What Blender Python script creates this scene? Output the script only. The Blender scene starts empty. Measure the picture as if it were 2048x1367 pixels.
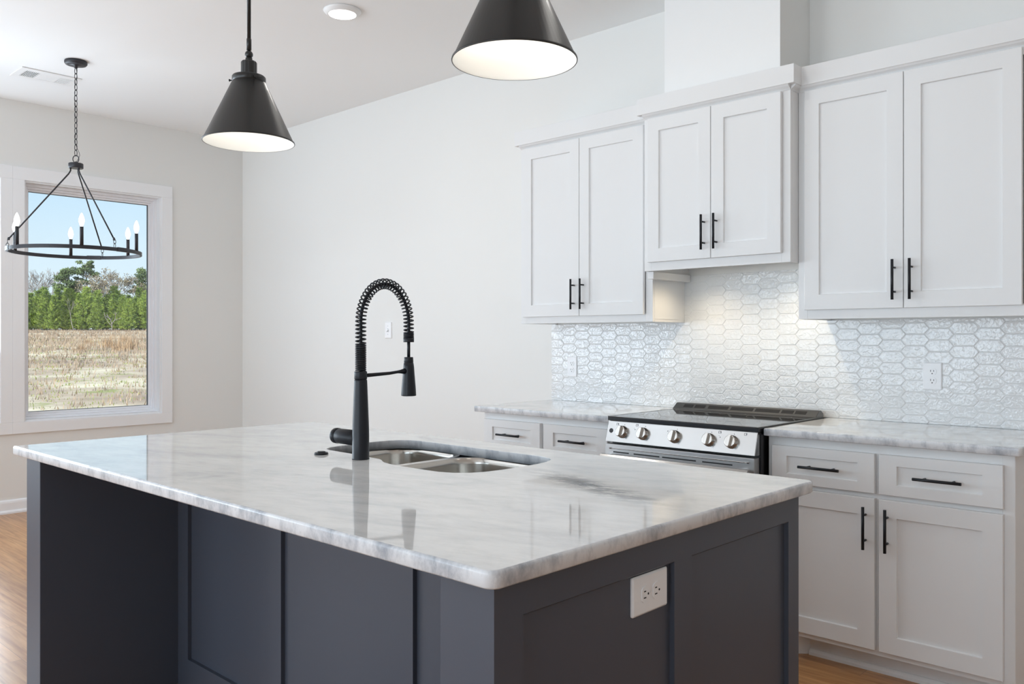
import bpy, bmesh, math, random
from mathutils import Vector, Matrix, Quaternion

C = bpy.context.scene.collection
S = bpy.context.scene
PI = math.pi
R = math.radians

# ------------------------------------------------------------------ camera
cam_d = bpy.data.cameras.new('camera')
cam = bpy.data.objects.new('camera', cam_d)
C.objects.link(cam)
CAM = Vector((0.0, -3.883, 1.279))
cam.location = CAM
cam.rotation_euler = (R(90), 0, R(90 - 46.77))
cam_d.sensor_width = 36
cam_d.lens = 36 * 1700 / 2048
cam_d.shift_y = -6.5 / 2048
cam_d.clip_start = 0.05
cam_d.clip_end = 600
S.camera = cam

# ------------------------------------------------------------------ sky
w = bpy.data.worlds.new('sky')
S.world = w
w.use_nodes = True
nt = w.node_tree
for n in list(nt.nodes):
    nt.nodes.remove(n)
out = nt.nodes.new('ShaderNodeOutputWorld')
bg = nt.nodes.new('ShaderNodeBackground')
tc = nt.nodes.new('ShaderNodeTexCoord')
sx = nt.nodes.new('ShaderNodeSeparateXYZ')
rp = nt.nodes.new('ShaderNodeValToRGB')
nt.links.new(tc.outputs['Generated'], sx.inputs[0])
nt.links.new(sx.outputs['Z'], rp.inputs[0])
e = rp.color_ramp.elements
e[0].position = 0.0
e[0].color = (0.80, 0.92, 1.0, 1)
e[1].position = 0.9
e[1].color = (0.22, 0.42, 0.80, 1)
x = rp.color_ramp.elements.new(0.10)
x.color = (0.70, 0.87, 1.0, 1)
x = rp.color_ramp.elements.new(0.24)
x.color = (0.44, 0.72, 1.0, 1)
nt.links.new(rp.outputs[0], bg.inputs[0])
bg.inputs[1].default_value = 1.0
nt.links.new(bg.outputs[0], out.inputs[0])

# ------------------------------------------------------------------ sun and daylight at the windows
sun_d = bpy.data.lights.new('sun', 'SUN')
sun_d.energy = 4.8
sun_d.angle = R(0.6)
sun_d.color = (1.0, 0.95, 0.86)
sun = bpy.data.objects.new('sun', sun_d)
C.objects.link(sun)
sun.rotation_euler = Vector((-0.36, 0.72, -0.62)).to_track_quat('-Z', 'Y').to_euler()


def area(name, loc, direction, sx_, sy_, power, col):
    l = bpy.data.lights.new(name, 'AREA')
    l.shape = 'RECTANGLE'
    l.size = sx_
    l.size_y = sy_
    l.energy = power
    l.color = col
    o = bpy.data.objects.new(name, l)
    C.objects.link(o)
    o.location = loc
    o.rotation_euler = Vector(direction).to_track_quat('-Z', 'Y').to_euler()
    return o


DAY = (0.755, 0.878, 1.0)
# daylight coming in through the glazed openings behind and beside the camera
area('daylight_front', (-4.4, -8.02, 1.35), (0.0, 1, 0.65), 3.2, 2.2, 112, DAY)
area('daylight_patio', (-0.6, -8.02, 1.35), (0, 1, 0.35), 2.6, 2.2, 95, DAY)
area('daylight_left', (-7.02, -5.2, 1.55), (1, 0.1, 0.85), 3.0, 1.9, 150, DAY)
area('daylight_beside', (-7.02, -2.445, 1.56), (1, 0.0, 0.2), 0.95, 1.70, 45, DAY)

S.view_settings.view_transform = 'Standard'
S.view_settings.look = 'None'
S.view_settings.gamma = 1.0
S.view_settings.use_curve_mapping = False
S.view_settings.exposure = 0.10
S.cycles.max_bounces = 10
S.cycles.diffuse_bounces = 6
S.cycles.glossy_bounces = 5
S.cycles.transparent_max_bounces = 12
S.cycles.sample_clamp_indirect = 6.0
S.cycles.caustics_reflective = False
S.cycles.caustics_refractive = False


# ------------------------------------------------------------------ materials
def mat(name, col, rough=0.5, metal=0.0, spec=0.5, coat=0.0, emit=None, estr=0.0):
    m = bpy.data.materials.new(name)
    m.use_nodes = True
    b = m.node_tree.nodes['Principled BSDF']
    b.inputs['Base Color'].default_value = (*col, 1)
    b.inputs['Roughness'].default_value = rough
    b.inputs['Metallic'].default_value = metal
    b.inputs['Specular IOR Level'].default_value = spec
    b.inputs['Coat Weight'].default_value = coat
    if emit:
        b.inputs['Emission Color'].default_value = (*emit, 1)
        b.inputs['Emission Strength'].default_value = estr
    return m


def nodes(m):
    return m.node_tree.nodes, m.node_tree.links, m.node_tree.nodes['Principled BSDF']


def noise_bump(m, scale, strength, dist=0.001, stretch=(1, 1, 1), detail=4):
    N, L, b = nodes(m)
    t = N.new('ShaderNodeTexCoord')
    mp = N.new('ShaderNodeMapping')
    mp.inputs['Scale'].default_value = stretch
    n = N.new('ShaderNodeTexNoise')
    n.inputs['Scale'].default_value = scale
    n.inputs['Detail'].default_value = detail
    bp = N.new('ShaderNodeBump')
    bp.inputs['Strength'].default_value = strength
    bp.inputs['Distance'].default_value = dist
    L.new(t.outputs['Object'], mp.inputs[0])
    L.new(mp.outputs[0], n.inputs['Vector'])
    L.new(n.outputs['Fac'], bp.inputs['Height'])
    L.new(bp.outputs[0], b.inputs['Normal'])
    return n


M = {}
M['wall'] = mat('wall_paint', (0.81, 0.805, 0.785), 0.7, spec=0.25)
noise_bump(M['wall'], 160, 0.10, 0.0008)
M['ceiling'] = mat('ceiling_paint', (0.87, 0.875, 0.875), 0.9, spec=0.1)
noise_bump(M['ceiling'], 130, 0.12, 0.001)
M['white'] = mat('white_cabinet_paint', (0.80, 0.80, 0.80), 0.6, spec=0.2)
noise_bump(M['white'], 220, 0.04, 0.0004)
M['trim'] = mat('white_trim_paint', (0.88, 0.885, 0.90), 0.35, spec=0.45)
M['chase'] = mat('white_chase_paint', (0.86, 0.86, 0.855), 0.38, spec=0.4)
M['vinyl'] = mat('white_vinyl', (0.90, 0.90, 0.93), 0.3)
M['gasket'] = mat('dark_gasket', (0.10, 0.11, 0.12), 0.6)
M['charcoal'] = mat('charcoal_paint', (0.062, 0.070, 0.092), 0.40, spec=0.5)
noise_bump(M['charcoal'], 200, 0.05, 0.0005)
M['black'] = mat('matte_black_metal', (0.008, 0.009, 0.013), 0.40, spec=0.34)
M['satin_black'] = mat('satin_black_metal', (0.013, 0.0125, 0.012), 0.34, spec=0.5)
M['iron'] = mat('dark_iron', (0.022, 0.022, 0.028), 0.45, spec=0.5)
M['plastic'] = mat('white_plastic', (0.86, 0.86, 0.87), 0.3)
M['hole'] = mat('dark_slot', (0.01, 0.01, 0.012), 0.7)
M['screw'] = mat('screw_grey', (0.45, 0.45, 0.46), 0.4, metal=0.6)
M['glassblack'] = mat('black_glass', (0.012, 0.012, 0.014), 0.035, spec=0.8)
M['blackenamel'] = mat('black_enamel', (0.010, 0.010, 0.012), 0.25)
M['darksteel'] = mat('dark_steel', (0.16, 0.158, 0.156), 0.28, metal=0.95)
M['knobsteel'] = mat('knob_steel', (0.62, 0.60, 0.57), 0.18, metal=1.0)
M['lining'] = mat('white_enamel_lining', (0.90, 0.90, 0.87), 0.45)
M['bulb'] = mat('lit_bulb', (1, 1, 1), 0.3, emit=(1.0, 0.95, 0.86), estr=6.0)
M['downlight'] = mat('lit_diffuser', (1, 1, 1), 0.4, emit=(1.0, 0.98, 0.94), estr=6.0)
M['puck'] = mat('lit_hood_lamp', (1, 1, 1), 0.4, emit=(1.0, 0.86, 0.62), estr=8.0)
M['vent'] = mat('vent_enamel', (0.84, 0.84, 0.84), 0.4)
M['mark'] = mat('printed_grey', (0.20, 0.20, 0.21), 0.5)
M['grout'] = mat('grout', (0.74, 0.745, 0.75), 0.8)


def brushed(name, col, rough, stretch):
    m = mat(name, col, rough, metal=1.0)
    N, L, b = nodes(m)
    t = N.new('ShaderNodeTexCoord')
    mp = N.new('ShaderNodeMapping')
    mp.inputs['Scale'].default_value = stretch
    n = N.new('ShaderNodeTexNoise')
    n.inputs['Scale'].default_value = 40
    n.inputs['Detail'].default_value = 3
    mr = N.new('ShaderNodeMapRange')
    mr.inputs['To Min'].default_value = rough - 0.04
    mr.inputs['To Max'].default_value = rough + 0.06
    L.new(t.outputs['Object'], mp.inputs[0])
    L.new(mp.outputs[0], n.inputs['Vector'])
    L.new(n.outputs['Fac'], mr.inputs['Value'])
    L.new(mr.outputs[0], b.inputs['Roughness'])
    bp = N.new('ShaderNodeBump')
    bp.inputs['Strength'].default_value = 0.012
    bp.inputs['Distance'].default_value = 0.0004
    L.new(n.outputs['Fac'], bp.inputs['Height'])
    L.new(bp.outputs[0], b.inputs['Normal'])
    return m


M['steel'] = brushed('brushed_steel', (0.54, 0.53, 0.52), 0.20, (1, 30, 60))
M['doorsteel'] = brushed('door_steel', (0.60, 0.595, 0.59), 0.40, (1, 30, 60))
M['sink'] = brushed('sink_steel', (0.58, 0.55, 0.51), 0.20, (30, 30, 1))


def marble(name, streak=False):
    """polished white stone with grey drifts that run along the slab"""
    m = mat(name, (0.8, 0.8, 0.8), 0.045, spec=0.55)
    N, L, b = nodes(m)
    t = N.new('ShaderNodeTexCoord')
    rot = N.new('ShaderNodeMapping')
    rot.inputs['Rotation'].default_value = (0, 0, R(-14))
    L.new(t.outputs['Object'], rot.inputs[0])
    mp = N.new('ShaderNodeMapping')
    mp.inputs['Scale'].default_value = (1.1, 2.3, 2.3)
    L.new(rot.outputs[0], mp.inputs[0])
    big = N.new('ShaderNodeTexNoise')
    big.inputs['Scale'].default_value = 2.3
    big.inputs['Detail'].default_value = 9
    big.inputs['Roughness'].default_value = 0.62
    big.inputs['Distortion'].default_value = 0.9
    L.new(mp.outputs[0], big.inputs['Vector'])
    r1 = N.new('ShaderNodeValToRGB')
    r1.color_ramp.elements[0].position = 0.30
    r1.color_ramp.elements[0].color = (0.60, 0.615, 0.625, 1)
    r1.color_ramp.elements[1].position = 0.58
    r1.color_ramp.elements[1].color = (0.83, 0.825, 0.81, 1)
    q = r1.color_ramp.elements.new(0.44)
    q.color = (0.765, 0.765, 0.76, 1)
    L.new(big.outputs['Fac'], r1.inputs[0])
    mp2 = N.new('ShaderNodeMapping')
    mp2.inputs['Scale'].default_value = (3.4, 8.5, 7.0)
    L.new(rot.outputs[0], mp2.inputs[0])
    fine = N.new('ShaderNodeTexNoise')
    fine.inputs['Scale'].default_value = 3.0
    fine.inputs['Detail'].default_value = 8
    fine.inputs['Roughness'].default_value = 0.7
    L.new(mp2.outputs[0], fine.inputs['Vector'])
    r2 = N.new('ShaderNodeValToRGB')
    r2.color_ramp.elements[0].position = 0.32
    r2.color_ramp.elements[0].color = (0.86, 0.865, 0.87, 1)
    r2.color_ramp.elements[1].position = 0.56
    r2.color_ramp.elements[1].color = (1, 1, 1, 1)
    L.new(fine.outputs['Fac'], r2.inputs[0])
    mul = N.new('ShaderNodeMix')
    mul.data_type = 'RGBA'
    mul.blend_type = 'MULTIPLY'
    mul.inputs['Factor'].default_value = 1.0
    L.new(r1.outputs[0], mul.inputs['A'])
    L.new(r2.outputs[0], mul.inputs['B'])
    last = mul.outputs['Result']
    if streak:
        # the one dark drift across the slab, right of the sink
        d = N.new('ShaderNodeMapping')
        d.vector_type = 'TEXTURE'
        d.inputs['Location'].default_value = (0.77, 0.135, 0.0)
        d.inputs['Rotation'].default_value = (0, 0, R(-19))
        d.inputs['Scale'].default_value = (0.36, 0.075, 1.0)
        L.new(t.outputs['Object'], d.inputs[0])
        ln = N.new('ShaderNodeVectorMath')
        ln.operation = 'LENGTH'
        L.new(d.outputs[0], ln.inputs[0])
        mr = N.new('ShaderNodeMapRange')
        mr.inputs['From Min'].default_value = 0.15
        mr.inputs['From Max'].default_value = 1.0
        mr.inputs['To Min'].default_value = 1.0
        mr.inputs['To Max'].default_value = 0.0
        L.new(ln.outputs['Value'], mr.inputs['Value'])
        r3 = N.new('ShaderNodeValToRGB')
        r3.color_ramp.elements[0].position = 0.46
        r3.color_ramp.elements[0].color = (1, 1, 1, 1)
        r3.color_ramp.elements[1].position = 0.60
        r3.color_ramp.elements[1].color = (0, 0, 0, 1)
        L.new(fine.outputs['Fac'], r3.inputs[0])
        mm = N.new('ShaderNodeMath')
        mm.operation = 'MULTIPLY'
        L.new(mr.outputs[0], mm.inputs[0])
        L.new(r3.outputs[0], mm.inputs[1])
        mx = N.new('ShaderNodeMix')
        mx.data_type = 'RGBA'
        L.new(mm.outputs[0], mx.inputs['Factor'])
        L.new(last, mx.inputs['A'])
        mx.inputs['B'].default_value = (0.20, 0.22, 0.24, 1)
        last = mx.outputs['Result']
    L.new(last, b.inputs['Base Color'])
    return m


def rough_edge(name):
    """the eased, slightly greyer cut edge of the slabs"""
    m = mat(name, (0.7, 0.7, 0.7), 0.25, spec=0.5)
    N, L, b = nodes(m)
    t = N.new('ShaderNodeTexCoord')
    n = N.new('ShaderNodeTexNoise')
    n.inputs['Scale'].default_value = 16
    n.inputs['Detail'].default_value = 8
    n.inputs['Roughness'].default_value = 0.7
    mp = N.new('ShaderNodeMapping')
    mp.inputs['Scale'].default_value = (1, 1, 0.6)
    L.new(t.outputs['Object'], mp.inputs[0])
    L.new(mp.outputs[0], n.inputs['Vector'])
    r1 = N.new('ShaderNodeValToRGB')
    r1.color_ramp.elements[0].position = 0.30
    r1.color_ramp.elements[0].color = (0.34, 0.36, 0.40, 1)
    r1.color_ramp.elements[1].position = 0.55
    r1.color_ramp.elements[1].color = (0.72, 0.725, 0.74, 1)
    L.new(n.outputs['Fac'], r1.inputs[0])
    L.new(r1.outputs[0], b.inputs['Base Color'])
    bp = N.new('ShaderNodeBump')
    bp.inputs['Strength'].default_value = 0.3
    bp.inputs['Distance'].default_value = 0.002
    L.new(n.outputs['Fac'], bp.inputs['Height'])
    L.new(bp.outputs[0], b.inputs['Normal'])
    return m


M['marble'] = marble('polished_stone')
M['marble_island'] = marble('polished_island_stone', True)
M['stone_edge'] = rough_edge('stone_edge')


def wood_floor():
    m = mat('wood_planks', (0.4, 0.2, 0.1), 0.28, spec=0.5)
    N, L, b = nodes(m)
    t = N.new('ShaderNodeTexCoord')
    br = N.new('ShaderNodeTexBrick')
    br.inputs['Scale'].default_value = 1.0
    br.inputs['Brick Width'].default_value = 1.25
    br.inputs['Row Height'].default_value = 0.125
    br.inputs['Mortar Size'].default_value = 0.0015
    br.inputs['Mortar Smooth'].default_value = 0.3
    br.inputs['Color1'].default_value = (0.40, 0.40, 0.40, 1)
    br.inputs['Color2'].default_value = (0.70, 0.70, 0.70, 1)
    br.inputs['Mortar'].default_value = (0.12, 0.12, 0.12, 1)
    br.offset = 0.37
    L.new(t.outputs['Object'], br.inputs['Vector'])
    mp = N.new('ShaderNodeMapping')
    mp.inputs['Scale'].default_value = (1.6, 24, 1)
    L.new(t.outputs['Object'], mp.inputs[0])
    ad = N.new('ShaderNodeVectorMath')
    ad.operation = 'ADD'
    L.new(mp.outputs[0], ad.inputs[0])
    L.new(br.outputs['Color'], ad.inputs[1])
    n = N.new('ShaderNodeTexNoise')
    n.inputs['Scale'].default_value = 2.0
    n.inputs['Detail'].default_value = 7
    n.inputs['Distortion'].default_value = 0.6
    L.new(ad.outputs[0], n.inputs['Vector'])
    r1 = N.new('ShaderNodeValToRGB')
    r1.color_ramp.elements[0].position = 0.3
    r1.color_ramp.elements[0].color = (0.42, 0.18, 0.062, 1)
    r1.color_ramp.elements[1].position = 0.72
    r1.color_ramp.elements[1].color = (0.80, 0.44, 0.195, 1)
    L.new(n.outputs['Fac'], r1.inputs[0])
    mul = N.new('ShaderNodeMix')
    mul.data_type = 'RGBA'
    mul.blend_type = 'MULTIPLY'
    mul.inputs['Factor'].default_value = 0.55
    L.new(r1.outputs[0], mul.inputs['A'])
    L.new(br.outputs['Color'], mul.inputs['B'])
    L.new(mul.outputs['Result'], b.inputs['Base Color'])
    bp = N.new('ShaderNodeBump')
    bp.inputs['Strength'].default_value = 0.15
    bp.inputs['Distance'].default_value = 0.001
    L.new(n.outputs['Fac'], bp.inputs['Height'])
    L.new(bp.outputs[0], b.inputs['Normal'])
    return m


M['floor'] = wood_floor()


def tile_mat():
    m = mat('glazed_tile', (0.74, 0.745, 0.745), 0.05, spec=0.55)
    N, L, b = nodes(m)
    t = N.new('ShaderNodeTexCoord')
    n = N.new('ShaderNodeTexNoise')
    n.inputs['Scale'].default_value = 62
    n.inputs['Detail'].default_value = 1.0
    n.inputs['Distortion'].default_value = 0.8
    L.new(t.outputs['Object'], n.inputs['Vector'])
    bp = N.new('ShaderNodeBump')
    bp.inputs['Strength'].default_value = 0.5
    bp.inputs['Distance'].default_value = 0.0032
    L.new(n.outputs['Fac'], bp.inputs['Height'])
    L.new(bp.outputs[0], b.inputs['Normal'])
    return m


M['tile'] = tile_mat()


def pane_glass():
    m = bpy.data.materials.new('window_glass')
    m.use_nodes = True
    N = m.node_tree.nodes
    L = m.node_tree.links
    for n in list(N):
        N.remove(n)
    o = N.new('ShaderNodeOutputMaterial')
    tr = N.new('ShaderNodeBsdfTransparent')
    tr.inputs[0].default_value = (0.97, 0.985, 0.98, 1)
    gl = N.new('ShaderNodeBsdfGlossy')
    gl.inputs['Roughness'].default_value = 0.0
    fr = N.new('ShaderNodeFresnel')
    fr.inputs[0].default_value = 1.45
    mx = N.new('ShaderNodeMixShader')
    L.new(fr.outputs[0], mx.inputs[0])
    L.new(tr.outputs[0], mx.inputs[1])
    L.new(gl.outputs[0], mx.inputs[2])
    L.new(mx.outputs[0], o.inputs[0])
    return m


M['glass'] = pane_glass()


def leafy(name, a, b_, scale):
    m = mat(name, a, 0.75, spec=0.15)
    N, L, b = nodes(m)
    t = N.new('ShaderNodeTexCoord')
    n = N.new('ShaderNodeTexNoise')
    n.inputs['Scale'].default_value = scale
    n.inputs['Detail'].default_value = 5
    r1 = N.new('ShaderNodeValToRGB')
    r1.color_ramp.elements[0].position = 0.32
    r1.color_ramp.elements[0].color = (*a, 1)
    r1.color_ramp.elements[1].position = 0.68
    r1.color_ramp.elements[1].color = (*b_, 1)
    L.new(t.outputs['Object'], n.inputs['Vector'])
    L.new(n.outputs['Fac'], r1.inputs[0])
    L.new(r1.outputs[0], b.inputs['Base Color'])
    return m


M['pine'] = leafy('young_pine_needles', (0.10, 0.18, 0.03), (0.42, 0.52, 0.11), 1.4)
M['tallpine'] = leafy('tall_pine_needles', (0.09, 0.14, 0.06), (0.24, 0.31, 0.13), 0.5)
M['budding'] = leafy('budding_twigs', (0.27, 0.21, 0.14), (0.42, 0.36, 0.24), 0.5)
M['bark'] = leafy('bark', (0.26, 0.225, 0.205), (0.48, 0.44, 0.41), 2.0)
M['dry'] = leafy('dry_grass', (0.34, 0.25, 0.18), (0.56, 0.43, 0.31), 0.12)
M['sedge'] = leafy('orange_grass', (0.46, 0.30, 0.18), (0.60, 0.43, 0.27), 0.8)
M['weed'] = leafy('green_weeds', (0.22, 0.28, 0.07), (0.42, 0.46, 0.14), 0.3)


def field_mat():
    m = mat('sandy_field', (0.6, 0.5, 0.4), 0.95, spec=0.05)
    N, L, b = nodes(m)
    t = N.new('ShaderNodeTexCoord')
    n1 = N.new('ShaderNodeTexNoise')
    n1.inputs['Scale'].default_value = 0.16
    n1.inputs['Detail'].default_value = 8
    n1.inputs['Roughness'].default_value = 0.68
    L.new(t.outputs['Object'], n1.inputs['Vector'])
    r1 = N.new('ShaderNodeValToRGB')
    els = r1.color_ramp.elements
    els[0].position = 0.36
    els[0].color = (0.36, 0.265, 0.195, 1)
    els[1].position = 0.62
    els[1].color = (0.84, 0.73, 0.52, 1)
    q = els.new(0.49)
    q.color = (0.54, 0.42, 0.30, 1)
    L.new(n1.outputs['Fac'], r1.inputs[0])
    n2 = N.new('ShaderNodeTexNoise')
    n2.inputs['Scale'].default_value = 0.35
    n2.inputs['Detail'].default_value = 9
    n2.inputs['Roughness'].default_value = 0.7
    L.new(t.outputs['Object'], n2.inputs['Vector'])
    r2 = N.new('ShaderNodeValToRGB')
    r2.color_ramp.elements[0].position = 0.57
    r2.color_ramp.elements[0].color = (0, 0, 0, 1)
    r2.color_ramp.elements[1].position = 0.66
    r2.color_ramp.elements[1].color = (1, 1, 1, 1)
    L.new(n2.outputs['Fac'], r2.inputs[0])
    mx = N.new('ShaderNodeMix')
    mx.data_type = 'RGBA'
    L.new(r2.outputs[0], mx.inputs['Factor'])
    L.new(r1.outputs[0], mx.inputs['A'])
    mx.inputs['B'].default_value = (0.34, 0.35, 0.13, 1)
    L.new(mx.outputs['Result'], b.inputs['Base Color'])
    return m


M['field'] = field_mat()


# ------------------------------------------------------------------ mesh helpers
def bm_new():
    return bmesh.new()


def add_box(bm, x0, x1, y0, y1, z0, z1, bev=0.0, seg=2):
    b2 = bmesh.new()
    bmesh.ops.create_cube(b2, size=1.0)
    bmesh.ops.scale(b2, vec=(x1 - x0, y1 - y0, z1 - z0), verts=b2.verts)
    bmesh.ops.translate(b2, vec=((x0 + x1) / 2, (y0 + y1) / 2, (z0 + z1) / 2), verts=b2.verts)
    if bev > 0:
        bmesh.ops.bevel(b2, geom=list(b2.edges), offset=bev, segments=seg, affect='EDGES', profile=0.5)
    merge(bm, b2)


def merge(bm, other, mtx=None):
    me = bpy.data.meshes.new('tmp')
    if mtx is not None:
        bmesh.ops.transform(other, matrix=mtx, verts=other.verts)
    other.to_mesh(me)
    other.free()
    bm.from_mesh(me)
    bpy.data.meshes.remove(me)


def add_lathe(bm, prof, centre=(0, 0, 0), axis='Z', n=40, cap0=True, cap1=True, smooth=True):
    """prof: [(radius, height)] turned about an axis through centre"""
    c = Vector(centre)
    rings = []
    for r, h in prof:
        ring = []
        for k in range(n):
            a = 2 * PI * k / n
            p = Vector((r * math.cos(a), r * math.sin(a), h))
            if axis == 'X':
                p = Vector((p.z, p.x, p.y))
            elif axis == 'Y':
                p = Vector((p.y, p.z, p.x))
            ring.append(bm.verts.new(c + p))
        rings.append(ring)
    fs = []
    for a, b in zip(rings, rings[1:]):
        for k in range(n):
            fs.append(bm.faces.new((a[k], a[(k + 1) % n], b[(k + 1) % n], b[k])))
    if cap0:
        bm.faces.new(list(reversed(rings[0])))
    if cap1:
        bm.faces.new(rings[-1])
    for f in fs:
        f.smooth = smooth
    return rings


def add_tube(bm, pts, r, n=8, cap=True, closed=False, radii=None):
    pts = [Vector(p) for p in pts]
    m = len(pts)
    tang = []
    for i in range(m):
        if closed:
            t = pts[(i + 1) % m] - pts[i - 1]
        else:
            t = pts[min(i + 1, m - 1)] - pts[max(i - 1, 0)]
        tang.append(t.normalized())
    up = Vector((0, 0, 1)) if abs(tang[0].z) < 0.9 else Vector((1, 0, 0))
    nrm = (up - tang[0] * up.dot(tang[0])).normalized()
    rings = []
    for i in range(m):
        if i:
            nrm = (nrm - tang[i] * nrm.dot(tang[i]))
            if nrm.length < 1e-6:
                nrm = tang[i].orthogonal()
            nrm.normalize()
        bi = tang[i].cross(nrm)
        rr = radii[i] if radii else r
        rings.append([bm.verts.new(pts[i] + (nrm * math.cos(2 * PI * k / n) + bi * math.sin(2 * PI * k / n)) * rr) for k in range(n)])
    rng = range(m) if closed else range(m - 1)
    for i in rng:
        a, b = rings[i], rings[(i + 1) % m]
        for k in range(n):
            f = bm.faces.new((a[k], a[(k + 1) % n], b[(k + 1) % n], b[k]))
            f.smooth = True
    if cap and not closed:
        bm.faces.new(list(reversed(rings[0])))
        bm.faces.new(rings[-1])


def add_prism(bm, poly, axis, a0, a1):
    """poly: 2D points; extruded along axis from a0 to a1. axis X: (y,z); Y: (x,z); Z: (x,y)"""
    def P(p, a):
        if axis == 'X':
            return (a, p[0], p[1])
        if axis == 'Y':
            return (p[0], a, p[1])
        return (p[0], p[1], a)
    v0 = [bm.verts.new(P(p, a0)) for p in poly]
    v1 = [bm.verts.new(P(p, a1)) for p in poly]
    n = len(poly)
    bm.faces.new(v0)
    bm.faces.new(list(reversed(v1)))
    for k in range(n):
        bm.faces.new((v0[k], v1[k], v1[(k + 1) % n], v0[(k + 1) % n]))


def obj(name, bm, material, parent=None, label=None):
    """link the bmesh (in world coordinates) as one mesh object"""
    bmesh.ops.recalc_face_normals(bm, faces=bm.faces)
    me = bpy.data.meshes.new(name)
    off = Vector((0, 0, 0))
    q = parent
    while q is not None:
        off += q.location
        q = q.parent
    bmesh.ops.translate(bm, vec=-off, verts=bm.verts)
    bm.to_mesh(me)
    bm.free()
    for mm in (material if isinstance(material, (list, tuple)) else [material]):
        me.materials.append(mm)
    o = bpy.data.objects.new(name, me)
    C.objects.link(o)
    o.parent = parent
    if label:
        o['label'] = label
    return o


def tag(o, label, cat, group=None, kind=None):
    o['label'] = label
    o['category'] = cat
    if group:
        o['group'] = group
    if kind:
        o['kind'] = kind
    return o


def thing(name, label, cat, loc, group=None):
    o = bpy.data.objects.new(name, None)
    C.objects.link(o)
    o.location = loc
    o.empty_display_size = 0.1
    return tag(o, label, cat, group)


def struct(name, bm, m, parent=None, label=None):
    o = obj(name, bm, m, parent)
    if parent is None:
        o['kind'] = 'structure'
        if label:
            o['label'] = label
    return o


def dup(root, loc, label, rotz=None, scale=None):
    r = root.copy()
    C.objects.link(r)
    r.location = loc
    if rotz is not None:
        r.rotation_euler = (0, 0, rotz)
    if scale is not None:
        r.scale = scale
    r['label'] = label
    for ch in list(root.children):
        c = ch.copy()
        C.objects.link(c)
        c.parent = r
        for g in list(ch.children):
            d = g.copy()
            C.objects.link(d)
            d.parent = c
    return r


def rrect(x0, x1, y0, y1, rad, inset=0.0, n=8):
    """rounded rectangle; rad = (x0y0, x1y0, x1y1, x0y1)"""
    pts = []
    cs = [(x0, y0, 180), (x1, y0, 270), (x1, y1, 0), (x0, y1, 90)]
    sg = [(1, 1), (-1, 1), (-1, -1), (1, -1)]
    for (cx, cy, a0), (sx_, sy_), r in zip(cs, sg, rad):
        r = max(r, 0.0012)
        ccx, ccy = cx + sx_ * r, cy + sy_ * r
        rr = max(r - inset, 0.0002)
        # centre moves inward when the inset exceeds the radius
        ex = max(inset - r, 0.0)
        for k in range(n + 1):
            a = R(a0 + 90.0 * k / n)
            pts.append((ccx + sx_ * ex + rr * math.cos(a), ccy + sy_ * ex + rr * math.sin(a)))
    return pts


def loops_skin(bm, loops, smooth=True, mi=0):
    vs = [[bm.verts.new(p) for p in lp] for lp in loops]
    n = len(vs[0])
    for a, b in zip(vs, vs[1:]):
        for k in range(n):
            f = bm.faces.new((a[k], a[(k + 1) % n], b[(k + 1) % n], b[k]))
            f.smooth = smooth
            f.material_index = mi
    return vs


def fill(bm, rings, mi=0):
    """flat face bounded by one outer ring and any inner rings of verts"""
    edges = []
    for r in rings:
        n = len(r)
        for k in range(n):
            e_ = bm.edges.get((r[k], r[(k + 1) % n])) or bm.edges.new((r[k], r[(k + 1) % n]))
            edges.append(e_)
    res = bmesh.ops.triangle_fill(bm, use_beauty=True, use_dissolve=False, edges=edges)
    for g in res['geom']:
        if isinstance(g, bmesh.types.BMFace):
            g.material_index = mi


# ================================================================== the room
XL, XR, YF, H = -6.954, 3.0, -8.0, 3.033
T = 0.15


def wall_holes(along, c0, c1, lo, hi, holes, name, label):
    """wall slab; along='Y': plane x in [c0,c1], runs lo..hi in y; holes = (a0,a1,z0,z1)"""
    bm = bm_new()

    def blk(a0, a1, z0, z1):
        if a1 - a0 < 1e-6 or z1 - z0 < 1e-6:
            return
        if along == 'Y':
            add_box(bm, c0, c1, a0, a1, z0, z1)
        else:
            add_box(bm, a0, a1, c0, c1, z0, z1)
    p = lo
    for a0, a1, z0, z1 in sorted(holes):
        blk(p, a0, 0, H)
        blk(a0, a1, 0, z0)
        blk(a0, a1, z1, H)
        p = a1
    blk(p, hi, 0, H)
    return struct(name, bm, M['wall'], label=label)


W1 = (-1.769, -0.738, 0.665, 2.452)
W2 = (-2.960, -1.929, 0.665, 2.452)
W3 = (-6.75, -3.65, 0.55, 2.52)
F1 = (-6.05, -2.75, 0.20, 2.48)
F2 = (-1.95, 0.75, 0.20, 2.48)
bm = bm_new()
add_box(bm, XL - 0.3, XR + 0.3, YF - 0.3, 0.3, -0.12, 0.0)
struct('floor', bm, M['floor'], label='glossy orange brown wood plank floor')
bm = bm_new()
add_box(bm, XL - 0.3, XR + 0.3, YF - 0.3, 0.3, H, H + 0.2)
struct('ceiling', bm, M['ceiling'], label='flat white painted ceiling')
bm = bm_new()
add_box(bm, XL - T, XR + T, 0, T, 0, H)
struct('wall_back', bm, M['wall'], label='off white wall behind the range and cabinets')
wall_holes('Y', XL - T, XL, YF, 0, [W1, W2, W3], 'wall_left', 'off white wall with the picture windows')
wall_holes('X', YF - T, YF, XL - T, XR + T, [F1, F2], 'wall_front', 'off white wall behind the camera')
bm = bm_new()
add_box(bm, XR, XR + T, YF, 0, 0, H)
struct('wall_right', bm, M['wall'], label='off white wall beside the camera')

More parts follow.
